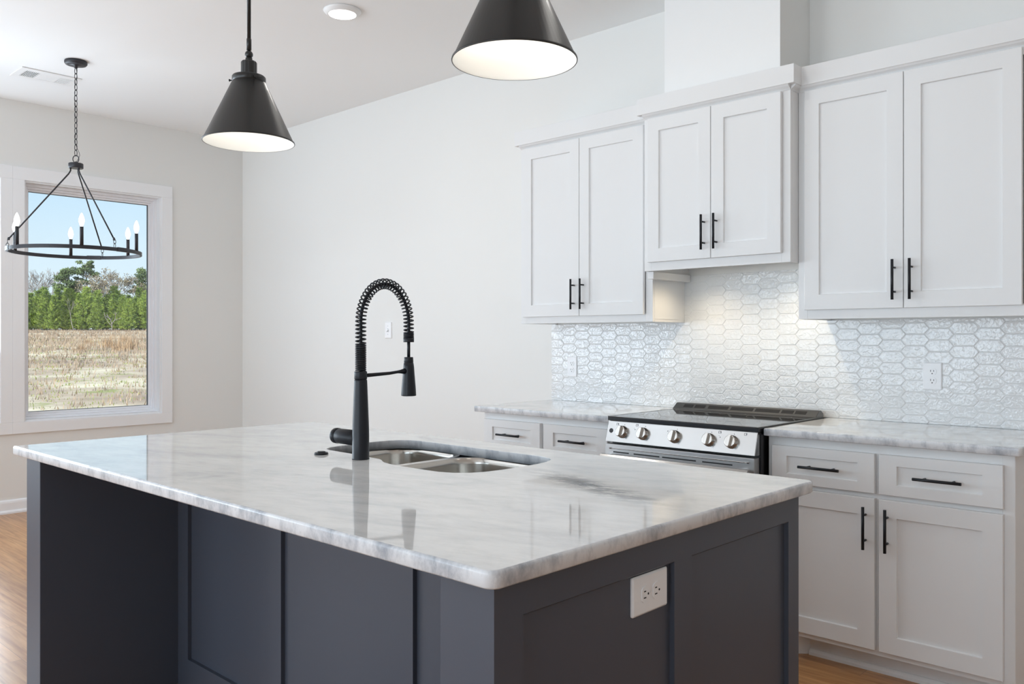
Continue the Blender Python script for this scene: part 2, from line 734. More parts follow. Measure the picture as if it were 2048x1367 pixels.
# the boxed-in hood duct above the middle cabinet
bm = bm_new()
add_box(bm, -2.324, -1.724, -0.305, -0.001, 2.462, H - 0.001)
struct('wall_chase', bm, M['wall'], label='boxed-in duct rising from the middle cabinet to the ceiling')
bm = bm_new()
add_box(bm, -2.326, -1.722, -0.309, -0.304, 2.462, H - 0.002)
struct('trim_1', bm, M['chase'], label='smooth white panel on the front of the boxed-in duct')


def base_profile(s):
    # (depth from wall, height)
    return [(0, 0), (0.026, 0), (0.026, 0.012), (0.020, 0.022), (0.014, 0.024), (0.014, 0.078), (0.011, 0.090), (0.005, 0.098), (0, 0.100)]


bm = bm_new()
add_prism(bm, [(XL + d, z) for d, z in base_profile(1)], 'Y', YF, -0.001)
struct('baseboard_left', bm, M['trim'], label='white baseboard under the picture window')
bm = bm_new()
add_prism(bm, [(-d, z) for d, z in base_profile(1)], 'X', XL + 0.026, -3.30)
struct('baseboard_back', bm, M['trim'], label='white baseboard on the back wall')
bm = bm_new()
add_prism(bm, [(-d, z) for d, z in base_profile(1)], 'X', -0.72, XR)
struct('baseboard_right', bm, M['trim'], label='white baseboard past the end of the cabinets')


def window(name, y0, y1, z0, z1, casing, label, twin=None):
    """picture window in the wall x = XL; casing widths (left, right, bottom, top)"""
    root = bpy.data.objects.new(name, None)
    C.objects.link(root)
    root.location = (XL, (y0 + y1) / 2, z0)
    root['kind'] = 'structure'
    root['label'] = label
    cl, cr, cb, ct = casing
    bm = bm_new()
    t = 0.018
    add_box(bm, XL, XL + t, y0 - cl, y1 + cr, z1, z1 + ct, 0.002)
    add_box(bm, XL, XL + t, y0 - cl, y1 + cr, z0 - cb, z0, 0.002)
    add_box(bm, XL, XL + t, y0 - cl, y0, z0, z1, 0.002)
    add_box(bm, XL, XL + t, y1, y1 + cr, z0, z1, 0.002)
    struct('casing', bm, M['trim'], root)
    bm = bm_new()   # jamb boards lining the opening
    j = 0.012
    add_box(bm, XL - 0.10, XL, y0, y0 + j, z0, z1)
    add_box(bm, XL - 0.10, XL, y1 - j, y1, z0, z1)
    add_box(bm, XL - 0.10, XL, y0 + j, y1 - j, z0, z0 + j)
    add_box(bm, XL - 0.10, XL, y0 + j, y1 - j, z1 - j, z1)
    struct('jamb', bm, M['trim'], root)

    def ring(bm, xa, xb, a, b):
        add_box(bm, xa, xb, y0 + a, y0 + b, z0 + a, z1 - a, 0.0015)
        add_box(bm, xa, xb, y1 - b, y1 - a, z0 + a, z1 - a, 0.0015)
        add_box(bm, xa, xb, y0 + b, y1 - b, z0 + a, z0 + b, 0.0015)
        add_box(bm, xa, xb, y0 + b, y1 - b, z1 - b, z1 - a, 0.0015)
    bm = bm_new()
    ring(bm, XL - 0.125, XL - 0.060, j, 0.030)
    ring(bm, XL - 0.135, XL - 0.085, 0.030, 0.046)
    ring(bm, XL - 0.140, XL - 0.105, 0.046, 0.061)
    struct('window_frame', bm, M['vinyl'], root)
    bm = bm_new()
    ring(bm, XL - 0.130, XL - 0.112, 0.061, 0.064)
    struct('gasket', bm, M['gasket'], root)
    bm = bm_new()
    add_box(bm, XL - 0.124, XL - 0.118, y0 + 0.055, y1 - 0.055, z0 + 0.055, z1 - 0.055)
    struct('glass_pane', bm, M['glass'], root)
    return root


window('window_1', *W1, (0.080, 0.089, 0.086, 0.096), 'white cased picture window looking out on a field and pines')
window('window_2', *W2, (0.089, 0.080, 0.086, 0.096), 'white cased picture window mulled beside the first')


def plain_window(name, axis, hole, label):
    a0, a1, z0, z1 = hole
    root = bpy.data.objects.new(name, None)
    C.objects.link(root)
    root['kind'] = 'structure'
    root['label'] = label
    root.location = (XL, (a0 + a1) / 2, z0) if axis == 'Y' else ((a0 + a1) / 2, YF, z0)

    def B(bm, p0, p1, d0, d1, za, zb, bv=0.0):
        if axis == 'Y':
            add_box(bm, XL + d0, XL + d1, p0, p1, za, zb, bv)
        else:
            add_box(bm, p0, p1, YF + d0, YF + d1, za, zb, bv)
    bm = bm_new()
    c = 0.09
    B(bm, a0 - c, a1 + c, 0, 0.018, z1, z1 + c, 0.002)
    B(bm, a0 - c, a1 + c, 0, 0.018, z0 - c, z0, 0.002)
    B(bm, a0 - c, a0, 0, 0.018, z0, z1, 0.002)
    B(bm, a1, a1 + c, 0, 0.018, z0, z1, 0.002)
    struct('casing', bm, M['trim'], root)
    bm = bm_new()
    k = 0.05
    B(bm, a0, a0 + k, -0.13, -0.07, z0, z1)
    B(bm, a1 - k, a1, -0.13, -0.07, z0, z1)
    B(bm, a0 + k, a1 - k, -0.13, -0.07, z0, z0 + k)
    B(bm, a0 + k, a1 - k, -0.13, -0.07, z1 - k, z1)
    mid = (a0 + a1) / 2
    B(bm, mid - 0.05, mid + 0.05, -0.13, -0.07, z0 + k, z1 - k)
    struct('window_frame', bm, M['vinyl'], root)
    bm = bm_new()
    B(bm, a0 + 0.03, a1 - 0.03, -0.11, -0.10, z0 + 0.03, z1 - 0.03)
    struct('glass_pane', bm, M['glass'], root)


plain_window('window_3', 'Y', W3, 'wide window further along the wall of the picture window')
plain_window('window_4', 'X', F1, 'wide glazed opening behind the camera')
plain_window('window_5', 'X', F2, 'patio glazing behind the camera')


# ================================================================== cabinets
def shaker(bm, x0, x1, z0, z1, yf, t=0.019, st=0.064, rec=0.009, rl=0.064):
    """five piece door or drawer front lying in XZ, face at y = yf, towards -y"""
    o = [(x0, z0), (x1, z0), (x1, z1), (x0, z1)]
    i = [(x0 + st, z0 + rl), (x1 - st, z0 + rl), (x1 - st, z1 - rl), (x0 + st, z1 - rl)]
    k = 0.0022
    i2 = [(x0 + st + k, z0 + rl + k), (x1 - st - k, z0 + rl + k), (x1 - st - k, z1 - rl - k), (x0 + st + k, z1 - rl - k)]
    e_ = 0.0016
    oe = [(x0 + e_, z0 + e_), (x1 - e_, z0 + e_), (x1 - e_, z1 - e_), (x0 + e_, z1 - e_)]
    lp = [[(p[0], yf + t, p[1]) for p in o],
          [(p[0], yf + e_, p[1]) for p in o],
          [(p[0], yf, p[1]) for p in oe],
          [(p[0], yf, p[1]) for p in i],
          [(p[0], yf + rec, p[1]) for p in i2]]
    vs = loops_skin(bm, lp, smooth=False)
    bm.faces.new(vs[0])
    bm.faces.new(vs[-1])


def add_bar_pull(bm, a, b, stand, yface):
    """round bar pull from a to b (world points in front of yface) on two posts"""
    a, b = Vector(a), Vector(b)
    d = (b - a).normalized()
    add_tube(bm, [a, b], 0.0056, n=14)
    for f in (stand, 1 - stand):
        p = a.lerp(b, f)
        add_tube(bm, [p, (p.x, yface, p.z)], 0.0042, n=10)


YU = -0.305      # face frame of the outer wall cabinets
YD = YU - 0.019


def crown(bm, x0, x1, yf, z0, z1, ends):
    """flat crown board with a small cove tucked beneath it"""
    proj = 0.028
    add_box(bm, x0 - (proj if ends[0] else 0), x1 + (proj if ends[1] else 0), yf - proj, -0.002, z0, z1, 0.0015)
    add_prism(bm, [(yf - 0.001, z0), (yf - 0.024, z0), (yf - 0.018, z0 - 0.008), (yf - 0.006, z0 - 0.016), (yf - 0.001, z0 - 0.022)], 'X',
              x0 - (0.0 if ends[0] else 0), x1)
    if ends[1]:
        add_prism(bm, [(x1 + 0.001, z0), (x1 + 0.024, z0), (x1 + 0.018, z0 - 0.008), (x1 + 0.006, z0 - 0.016), (x1 + 0.001, z0 - 0.022)], 'Y', yf, -0.002)
    if ends[0]:
        add_prism(bm, [(x0 - 0.001, z0), (x0 - 0.024, z0), (x0 - 0.018, z0 - 0.008), (x0 - 0.006, z0 - 0.016), (x0 - 0.001, z0 - 0.022)], 'Y', yf, -0.002)


def upper(label, x0, x1, z0, z1, yf, doors, dz0, dz1, pulls, ends, cz=(2.377, 2.458), lip=0.012):
    t = thing('wall_cabinet', label, 'cabinet', ((x0 + x1) / 2, -0.001, z0))
    bm = bm_new()
    add_box(bm, x0, x1, yf + 0.019, -0.002, z0 + lip, z1, 0.001)
    # face frame standing a little lower than the floor of the box
    f = 0.041
    add_box(bm, x0, x0 + f, yf, yf + 0.019, z0, z1, 0.0012)
    add_box(bm, x1 - f, x1, yf, yf + 0.019, z0, z1, 0.0012)
    add_box(bm, x0 + f, x1 - f, yf, yf + 0.019, z0, z0 + 0.045, 0.0008)
    add_box(bm, x0 + f, x1 - f, yf, yf + 0.019, z1 - 0.05, z1, 0.0008)
    # side skins reach down to the lip
    add_box(bm, x0, x0 + 0.016, yf + 0.019, -0.002, z0, z0 + lip + 0.002)
    add_box(bm, x1 - 0.016, x1, yf + 0.019, -0.002, z0, z0 + lip + 0.002)
    obj('cabinet_body', bm, M['white'], t)
    bm = bm_new()
    crown(bm, x0, x1, yf, cz[0], cz[1], ends)
    obj('crown_board', bm, M['white'], t)
    for (a, b), (px, pz0, pz1) in zip(doors, pulls):
        bm = bm_new()
        shaker(bm, a, b, dz0, dz1, yf - 0.020)
        d = obj('door', bm, M['white'], t)
        bm = bm_new()
        add_bar_pull(bm, (px, yf - 0.052, pz0), (px, yf - 0.052, pz1), 0.2, yf - 0.0195)
        obj('handle', bm, M['black'], d, 'black bar pull')
    return t


upper('white two-door wall cabinet at the bare wall end, beside the shorter cabinet', -3.292, -2.398, 1.364, 2.377, YU,
      [(-3.262, -2.8545), (-2.8515, -2.442)], 1.4015, 2.352,
      [(-2.886, 1.436, 1.598), (-2.823, 1.436, 1.598)], (True, False))
upper('shorter white two-door wall cabinet hung over the range, under the boxed duct', -2.396, -1.640, 1.611, 2.377, -0.380,
      [(-2.366, -2.0195), (-2.0165, -1.676)], 1.652, 2.352,
      [(-2.050, 1.690, 1.852), (-1.986, 1.690, 1.852)], (True, True), lip=0.060)
upper('tall white two-door wall cabinet over the counter with the plain white outlet', -1.638, -0.730, 1.364, 2.377, YU,
      [(-1.603, -1.1925), (-1.1895, -0.774)], 1.4035, 2.352,
      [(-1.224, 1.436, 1.598), (-1.158, 1.436, 1.598)], (False, True))

# ------------------------------------------------------------------ hood insert under the middle cabinet
t = thing('range_hood', 'low white hood insert tucked under the middle wall cabinet', 'range hood', (-2.02, -0.2, 1.575))
bm = bm_new()
add_box(bm, -2.394, -2.360, -0.355, -0.012, 1.574, 1.610, 0.001)
add_box(bm, -2.35, -1.69, -0.355, -0.02, 1.645, 1.6705, 0.001)
obj('hood_shell', bm, M['white'], t)
for lx in (-2.19, -1.745):
    bm = bm_new()
    add_lathe(bm, [(0.028, 1.642), (0.030, 1.645)], (lx, -0.25, 0), n=20)
    obj('hood_lamp', bm, M['puck'], t, 'lit round hood lamp')
    l = bpy.data.lights.new('hood_light', 'SPOT')
    l.energy = 5.0
    l.color = (1.0, 0.83, 0.58)
    l.shadow_soft_size = 0.012
    l.spot_size = R(140)
    l.spot_blend = 0.9
    lo = bpy.data.objects.new('hood_light', l)
    C.objects.link(lo)
    lo.parent = t
    lo.location = Vector((lx, -0.25, 1.636)) - t.location


# ------------------------------------------------------------------ base cabinets
YB = -0.610


def base(label, x0, x1, cols, door_z, drawer_z, end_x, toe_x, pulls=True, sides=(False, False)):
    """cols = [(x0,x1,pull side)]"""
    t = thing('base_cabinet', label, 'cabinet', ((x0 + x1) / 2, -0.3, 0))
    bm = bm_new()
    add_box(bm, x0, x1, YB + 0.019, -0.010, 0.090, 0.8835, 0.001)
    f = 0.038
    add_box(bm, x0, x0 + f, YB, YB + 0.019, 0.088, 0.8835, 0.0012)
    add_box(bm, x1 - f, x1, YB, YB + 0.019, 0.088, 0.8835, 0.0012)
    add_box(bm, x0 + f, x1 - f, YB, YB + 0.019, 0.835, 0.8835)
    add_box(bm, x0 + f, x1 - f, YB, YB + 0.019, 0.672, 0.712)
    add_box(bm, x0 + f, x1 - f, YB, YB + 0.019, 0.088, 0.125)
    xm = (cols[0][1] + cols[1][0]) / 2
    add_box(bm, xm - 0.02, xm + 0.02, YB, YB + 0.019, 0.125, 0.672)
    add_box(bm, xm - 0.02, xm + 0.02, YB, YB + 0.019, 0.712, 0.835)
    if sides[1]:
        add_box(bm, x1 - 0.019, x1 + 0.001, YB + 0.001, -0.010, 0.0, 0.8835, 0.001)
    obj('cabinet_body', bm, M['white'], t)
    bm = bm_new()
    # toe board with its shoe, and a slanted return where it meets the range opening
    yt = -0.537
    add_box(bm, toe_x, x1 - 0.02, yt, -0.02, 0.0, 0.0895)
    add_prism(bm, [(toe_x + 0.002, yt), (toe_x + 0.002, yt + 0.12), (x0 + 0.004, yt + 0.12), (x0 + 0.004, YB + 0.006), (x0 + 0.064, YB + 0.006)], 'Z', 0.0, 0.0895)
    obj('toe_kick', bm, M['white'], t)
    bm = bm_new()
    add_prism(bm, [(yt, 0.0), (yt - 0.012, 0.0), (yt - 0.012, 0.012), (yt - 0.006, 0.024), (yt, 0.026)], 'X', toe_x + 0.002, x1 - 0.02)
    obj('shoe_moulding', bm, M['white'], t)
    for a, b, side in cols:
        bm = bm_new()
        shaker(bm, a, b, drawer_z[0], drawer_z[1], YB - 0.020, rl=0.039)
        d = obj('drawer', bm, M['white'], t)
        bm = bm_new()
        xc = (a + b) / 2 + (0.003 if side > 0 else 0.0)
        zc = (drawer_z[0] + drawer_z[1]) / 2
        add_bar_pull(bm, (xc - 0.081, YB - 0.050, zc), (xc + 0.081, YB - 0.050, zc), 0.2, YB - 0.012)
        obj('handle', bm, M['black'], d, 'black bar pull')
        bm = bm_new()
        shaker(bm, a, b, door_z[0], door_z[1], YB - 0.020)
        d = obj('door', bm, M['white'], t)
        bm = bm_new()
        px = (b - 0.032) if side < 0 else (a + 0.032)
        add_bar_pull(bm, (px, YB - 0.050, 0.488), (px, YB - 0.050, 0.648), 0.2, YB - 0.0195)
        obj('handle', bm, M['black'], d, 'black bar pull')
    return t


base('white base cabinet with two drawers over two doors, at the wood floor beside the range', -1.626, -0.732,
     [(-1.604, -1.193, -1), (-1.177, -0.764, 1)], (0.1105, 0.679), (0.698, 0.847), -0.73, -1.485, sides=(False, True))
base('white base cabinet half hidden behind the island, at the bare wall end of the counter', -3.282, -2.402,
     [(-3.268, -2.864, -1), (-2.840, -2.436, 1)], (0.1105, 0.679), (0.698, 0.847), -2.40, -3.20)


# ------------------------------------------------------------------ stone tops on the wall run
def slab(name, label, x0, x1, y0, y1, z0, z1, rad, ease, m_top, hole=None, loc=None, cat='countertop'):
    bm = bm_new()
    lps = []
    lps.append([(p[0], p[1], z0) for p in rrect(x0, x1, y0, y1, rad, ease * 0.6)])
    lps.append([(p[0], p[1], z0 + ease * 0.6) for p in rrect(x0, x1, y0, y1, rad, 0)])
    for k in range(5):
        a = k / 4 * PI / 2
        lps.append([(p[0], p[1], z1 - ease + ease * math.sin(a)) for p in rrect(x0, x1, y0, y1, rad, ease * (1 - math.cos(a)))])
    vs = loops_skin(bm, lps, smooth=True, mi=1)
    top, bot = [vs[-1]], [vs[0]]
    if hole:
        hv = loops_skin(bm, [[(p[0], p[1], z0) for p in hole], [(p[0], p[1], z1 - 0.002) for p in hole], [(p[0], p[1], z1) for p in hole]], smooth=True, mi=1)
        top.append(hv[-1])
        bot.append(hv[0])
    fill(bm, top, 0)
    fill(bm, bot, 0)
    o2 = obj_at(name, bm, [m_top, M['stone_edge']], loc or ((x0 + x1) / 2, (y0 + y1) / 2, z0))
    tag(o2, label, cat)
    return o2


def obj_at(name, bm, mats, loc):
    """a top-level mesh with its origin at loc"""
    bmesh.ops.recalc_face_normals(bm, faces=bm.faces)
    bmesh.ops.translate(bm, vec=-Vector(loc), verts=bm.verts)
    me = bpy.data.meshes.new(name)
    bm.to_mesh(me)
    bm.free()
    for mm in (mats if isinstance(mats, (list, tuple)) else [mats]):
        me.materials.append(mm)
    o = bpy.data.objects.new(name, me)
    C.objects.link(o)
    o.location = loc
    return o


slab('stone_countertop', 'white veined stone counter beside the range, under the tall cabinet', -1.628, -0.706, -0.652, -0.009, 0.884, 0.914,
     (0.002, 0.010, 0.002, 0.002), 0.005, M['marble'])
slab('stone_countertop', 'white veined stone counter with rough grey edge at the bare wall', -3.322, -2.400, -0.652, -0.009, 0.884, 0.914,
     (0.006, 0.002, 0.002, 0.004), 0.004, M['marble'])

# ------------------------------------------------------------------ elongated hexagon tiles
random.seed(5)
PX, PZ, TL, TF = 0.0966, 0.0500, 0.1170, 0.0760      # pitches, tip-to-tip length, flat length
CX0, CZ0 = -1.2485, 1.2735


def tile_field(bmo, xa, xb, za, zb):
    b2 = bmesh.new()
    g = 0.0009      # half joint
    i0 = math.floor((xa - CX0) / PX) - 1
    i1 = math.ceil((xb - CX0) / PX) + 1
    for i in range(i0, i1 + 1):
        zo = 0.0 if i % 2 == 0 else PZ / 2
        j0 = math.floor((za - CZ0) / PZ) - 1
        j1 = math.ceil((zb - CZ0) / PZ) + 1
        for j in range(j0, j1 + 1):
            cx, cz = CX0 + i * PX, CZ0 + j * PZ + zo
            rnd = random.Random(i * 1009 + j * 31 + 7)
            tx, tz = rnd.gauss(0, 0.010), rnd.gauss(0, 0.012)

            def hexa(d, y, tilt=0.0):
                L2, F2, H2 = TL / 2 - d * 1.25, TF / 2 - d * 0.45, PZ / 2 - d
                ps = [(-L2, 0), (-F2, -H2), (F2, -H2), (L2, 0), (F2, H2), (-F2, H2)]
                return [(cx + p[0], y + tilt * (p[0] * tx + p[1] * tz), cz + p[1]) for p in ps]
            vs = loops_skin(b2, [hexa(g, -0.0055), hexa(g, -0.0070, 1), hexa(g + 0.0012, -0.0076, 1), hexa(g + 0.0030, -0.0080, 1)], smooth=False)
            b2.faces.new(vs[-1])
    for co, no in (((xa, 0, 0), (-1, 0, 0)), ((xb, 0, 0), (1, 0, 0)), ((0, 0, za), (0, 0, -1)), ((0, 0, zb), (0, 0, 1))):
        bmesh.ops.bisect_plane(b2, geom=list(b2.verts) + list(b2.edges) + list(b2.faces), plane_co=co, plane_no=no, clear_outer=True)
    merge(bmo, b2)


bs = thing('tile_backsplash', 'glossy white elongated hexagon tile backsplash behind the range and counters', 'backsplash', (-2.02, -0.001, 0.915))
bm = bm_new()
tile_field(bm, -3.317, -2.398, 0.915, 1.363)
tile_field(bm, -2.398, -1.638, 0.915, 1.608)
tile_field(bm, -1.638, -0.730, 0.915, 1.363)
obj('tiles', bm, M['tile'], bs)
bm = bm_new()
add_box(bm, -3.317, -2.398, -0.0066, -0.0005, 0.915, 1.363)
add_box(bm, -2.398, -1.638, -0.0066, -0.0005, 0.915, 1.608)
add_box(bm, -1.638, -0.730, -0.0066, -0.0005, 0.915, 1.363)
obj('grout', bm, M['grout'], bs)


# ------------------------------------------------------------------ outlets and switch
def plate_loops(bm, w_, h_, t, bev, B):
    o = rrect(-w_ / 2, w_ / 2, -h_ / 2, h_ / 2, (0.004,) * 4, 0, 3)
    i = rrect(-w_ / 2, w_ / 2, -h_ / 2, h_ / 2, (0.004,) * 4, bev, 3)
    vs = loops_skin(bm, [[B(p, 0) for p in o], [B(p, t * 0.55) for p in o], [B(p, t) for p in i]], smooth=False)
    bm.faces.new(vs[-1])
    bm.faces.new(vs[0])


def outlet(label, origin, mtx, w_=0.076, h_=0.117, horiz=False):
    """duplex outlet; mtx turns local (x right, y up, z out) into world"""
    t = thing('wall_outlet', label, 'outlet', origin)
    o = Vector(origin)

    def B(p, d):
        return tuple(o + mtx @ Vector((p[0], p[1], d)))
    bm = bm_new()
    plate_loops(bm, w_, h_, 0.006, 0.004, B)
    obj('cover_plate', bm, M['plastic'], t)

    def rot(p):
        return (-p[1], p[0]) if horiz else p
    for s in (1, -1):
        cy = 0.0195 * s
        bm = bm_new()
        pts = []
        for k in range(28):
            a = 2 * PI * k / 28
            x_, y_ = 0.0170 * math.cos(a), 0.0170 * math.sin(a)
            pts.append((x_, max(-0.0136, min(0.0136, y_)) + cy))
        vs = loops_skin(bm, [[B(rot(p), 0.005) for p in pts], [B(rot(p), 0.0078) for p in pts]], smooth=False)
        bm.faces.new(vs[-1])
        rc = obj('receptacle', bm, M['plastic'], t)
        bm = bm_new()
        for x_, hh in ((-0.0063, 0.0042), (0.0063, 0.0034)):
            q = [(x_ - 0.0011, cy + 0.0035 - hh), (x_ + 0.0011, cy + 0.0035 - hh), (x_ + 0.0011, cy + 0.0035 + hh), (x_ - 0.0011, cy + 0.0035 + hh)]
            vs = loops_skin(bm, [[B(rot(p), 0.0070) for p in q], [B(rot(p), 0.0081) for p in q]], smooth=False)
            bm.faces.new(vs[-1])
        q = [(0.0024 * math.cos(2 * PI * k / 12), cy - 0.0080 + 0.0024 * math.sin(2 * PI * k / 12)) for k in range(12)]
        vs = loops_skin(bm, [[B(rot(p), 0.0070) for p in q], [B(rot(p), 0.0081) for p in q]], smooth=False)
        bm.faces.new(vs[-1])
        obj('slots', bm, M['hole'], rc)
    bm = bm_new()
    q = [(0.0024 * math.cos(2 * PI * k / 12), 0.0024 * math.sin(2 * PI * k / 12)) for k in range(12)]
    vs = loops_skin(bm, [[B(p, 0.005) for p in q], [B(p, 0.0070) for p in q]], smooth=False)
    bm.faces.new(vs[-1])
    obj('screw', bm, M['plastic'], t)
    return t


BACK = Matrix(((1, 0, 0), (0, 0, -1), (0, 1, 0)))     # local x->+X, y->+Z, z(out)->-Y
EAST = Matrix(((0, 0, 1), (1, 0, 0), (0, 1, 0)))      # local x->+Y, y->+Z, z(out)->+X
outlet('white duplex outlet on the tiles under the tall cabinet', (-1.177, -0.0085, 1.119), BACK)
outlet('white duplex outlet on the tiles near the bare wall end of the backsplash', (-3.156, -0.0085, 1.115), BACK, w_=0.072)

sw = thing('light_switch', 'white toggle light switch on the bare wall, seen through the faucet arch', 'switch', (-4.878, -0.0005, 1.341))
so = Vector(sw.location)


def SB(p, d):
    return tuple(so + BACK @ Vector((p[0], p[1], d)))


bm = bm_new()
plate_loops(bm, 0.074, 0.117, 0.008, 0.004, SB)
obj('cover_plate', bm, M['plastic'], sw)
bm = bm_new()
add_box(bm, so.x - 0.0055, so.x + 0.0055, -0.0090, -0.0080, so.z - 0.013, so.z + 0.013)
obj('toggle_slot', bm, M['screw'], sw)
bm = bm_new()
add_prism(bm, [(-0.0085, so.z - 0.004), (-0.020, so.z - 0.014), (-0.023, so.z - 0.010), (-0.0085, so.z + 0.006)], 'X', so.x - 0.004, so.x + 0.004)
obj('toggle', bm, M['plastic'], sw)
bm = bm_new()
for s in (-1, 1):
    bm = bm_new()
    add_lathe(bm, [(0.003, -0.0075), (0.003, -0.0090)], (so.x, 0, so.z + s * 0.030), 'Y', 10)
    obj('screw', bm, M['screw'], sw)

# ================================================================== range
rg = thing('electric_range', 'stainless steel slide-in range with five knobs and a black glass top', 'stove', (-2.014, -0.36, 0.0))
RX0, RX1 = -2.393, -1.634
bm = bm_new()
add_box(bm, RX0 + 0.004, RX1 - 0.004, -0.655, -0.030, 0.02, 0.899, 0.002)
for fx in (RX0 + 0.05, RX1 - 0.05):
    for fy in (-0.60, -0.08):
        add_lathe(bm, [(0.02, 0.0), (0.02, 0.03)], (fx, fy, 0), n=14)
obj('range_body', bm, M['blackenamel'], rg)
bm = bm_new()
add_box(bm, RX0, RX1, -0.684, -0.045, 0.899, 0.9165, 0.002)
obj('cooktop_frame', bm, M['blackenamel'], rg)
bm = bm_new()
for a in ((RX0, RX0 + 0.010, -0.684, -0.060), (RX1 - 0.010, RX1, -0.684, -0.060), (RX0 + 0.010, RX1 - 0.010, -0.684, -0.676)):
    add_box(bm, a[0], a[1], a[2], a[3], 0.9165, 0.9195, 0.0008)
obj('cooktop_trim', bm, M['darksteel'], rg, 'thin steel rim')
bm = bm_new()
add_box(bm, RX0 + 0.010, RX1 - 0.010, -0.676, -0.060, 0.9150, 0.9188, 0.0006)
obj('glass_top', bm, M['glassblack'], rg, 'black glass cooking surface')


def ring_mark(bm, cx, cy, r):
    vs = loops_skin(bm, [[(cx + rr * math.cos(2 * PI * k / 48), cy + rr * math.sin(2 * PI * k / 48), 0.91895) for k in range(48)] for rr in (r, r + 0.0012)], smooth=False)


bm = bm_new()
for cx, cy, r in ((-2.21, -0.50, 0.11), (-2.21, -0.22, 0.075), (-1.82, -0.50, 0.085), (-1.82, -0.22, 0.10), (-2.014, -0.20, 0.06)):
    ring_mark(bm, cx, cy, r)
obj('burner_rings', bm, M['mark'], rg)
# control panel, leaning back
PT, PB = (-0.674, 0.8985), (-0.701, 0.804)
bm = bm_new()
add_prism(bm, [(-0.640, 0.8985), PT, PB, (-0.640, 0.800)], 'X', RX0 - 0.001, RX1 - 0.008)
bmesh.ops.bevel(bm, geom=list(bm.edges), offset=0.0015, segments=2, affect='EDGES')
panel = obj('control_panel', bm, M['steel'], rg)
nrm = Vector((0, -(PT[1] - PB[1]), PT[0] - PB[0])).normalized()      # outward and a little up
slope = Vector((0, PT[0] - PB[0], PT[1] - PB[1])).normalized()


def panel_pt(x_, z_):
    f = (PT[1] - z_) / (PT[1] - PB[1])
    return Vector((x_, PT[0] + (PB[0] - PT[0]) * f, z_))


def panel_mtx(x_, z_):
    p = panel_pt(x_, z_)
    m = Matrix.Identity(4)
    for r_ in range(3):
        m[r_][0] = (1, 0, 0)[r_]
        m[r_][1] = slope[r_]
        m[r_][2] = nrm[r_]
        m[r_][3] = p[r_]
    return m


for kx in (-2.306, -2.192, -2.026, -1.857, -1.751):
    b2 = bmesh.new()
    add_lathe(b2, [(0.0285, 0.0), (0.0285, 0.003), (0.0270, 0.005), (0.0262, 0.006), (0.0262, 0.020), (0.0250, 0.0225), (0.0225, 0.0235)], n=40)
    # grip blade across the face
    g2 = rrect(-0.0075, 0.0075, -0.0245, 0.0245, (0.003,) * 4, 0, 4)
    g3 = rrect(-0.0060, 0.0060, -0.0230, 0.0230, (0.003,) * 4, 0, 4)
    vs = loops_skin(b2, [[(p[0], p[1], 0.020) for p in g2], [(p[0], p[1], 0.034) for p in g2], [(p[0], p[1], 0.036) for p in g3]], smooth=False)
    b2.faces.new(vs[-1])
    bm = bm_new()
    merge(bm, b2, panel_mtx(kx, 0.8505) @ Matrix.Rotation(R(-6), 4, 'Z'))
    obj('knob', bm, M['knobsteel'], rg)
bm = bm_new()
b2 = bmesh.new()
add_lathe(b2, [(0.0105, -0.001), (0.0105, 0.0015), (0.009, 0.0025)], n=24)
merge(bm, b2, panel_mtx(-2.371, 0.853))
obj('badge', bm, M['blackenamel'], rg, 'small round black badge')
# printed burner signs beside the knobs: little squares, ticks and dots
bm = bm_new()


def print_mark(x_, z_, w_, h_):
    b3 = bmesh.new()
    add_box(b3, -w_ / 2, w_ / 2, -h_ / 2, h_ / 2, -0.0005, 0.0005)
    merge(bm, b3, panel_mtx(x_, z_))


for kx in (-2.306, -2.192, -2.026, -1.857, -1.751):
    print_mark(kx + 0.006, 0.8835, 0.003, 0.003)
for sx_, sz_ in ((-2.340, 0.884), (-2.232, 0.886), (-1.812, 0.886), (-1.694, 0.886)):
    print_mark(sx_ - 0.0055, sz_, 0.0015, 0.009)
    print_mark(sx_ + 0.0055, sz_, 0.0015, 0.009)
    print_mark(sx_, sz_ - 0.0045, 0.011, 0.0012)
    print_mark(sx_, sz_ + 0.0045, 0.011, 0.0012)
    print_mark(sx_ + 0.003, sz_ + 0.001, 0.0035, 0.0035)
for dx_ in (-2.240, -1.808):
    print_mark(dx_, 0.866, 0.0035, 0.0035)
    print_mark(dx_ - 0.006, 0.872, 0.0020, 0.0020)
print_mark(-2.066, 0.872, 0.004, 0.004)
obj('printed_marks', bm, M['mark'], panel)
# oven door
bm = bm_new()
add_box(bm, RX0 - 0.001, RX1 - 0.010, -0.700, -0.657, 0.150, 0.7925, 0.002)
door = obj('oven_door', bm, M['doorsteel'], rg)
bm = bm_new()
add_box(bm, RX0 + 0.025, RX1 - 0.035, -0.7045, -0.699, 0.7715, 0.7755, 0.0012)
for px in (RX0 + 0.028, RX1 - 0.038):
    add_box(bm, px - 0.005, px + 0.005, -0.7060, -0.699, 0.7695, 0.7775, 0.0015)
obj('trim_strip', bm, M['steel'], door)
bm = bm_new()
for a, b in ((-2.350, -2.262), (-2.236, -2.098), (-2.084, -1.914), (-1.884, -1.742)):
    add_box(bm, a, b, -0.7004, -0.690, 0.7545, 0.7600)
obj('vent_slot', bm, M['hole'], door)
bm = bm_new()
hp = [(-0.738, 0.714), (-0.752, 0.718), (-0.757, 0.728), (-0.756, 0.742), (-0.748, 0.750), (-0.736, 0.752)]
add_prism(bm, hp, 'X', RX0 + 0.006, RX1 - 0.014)
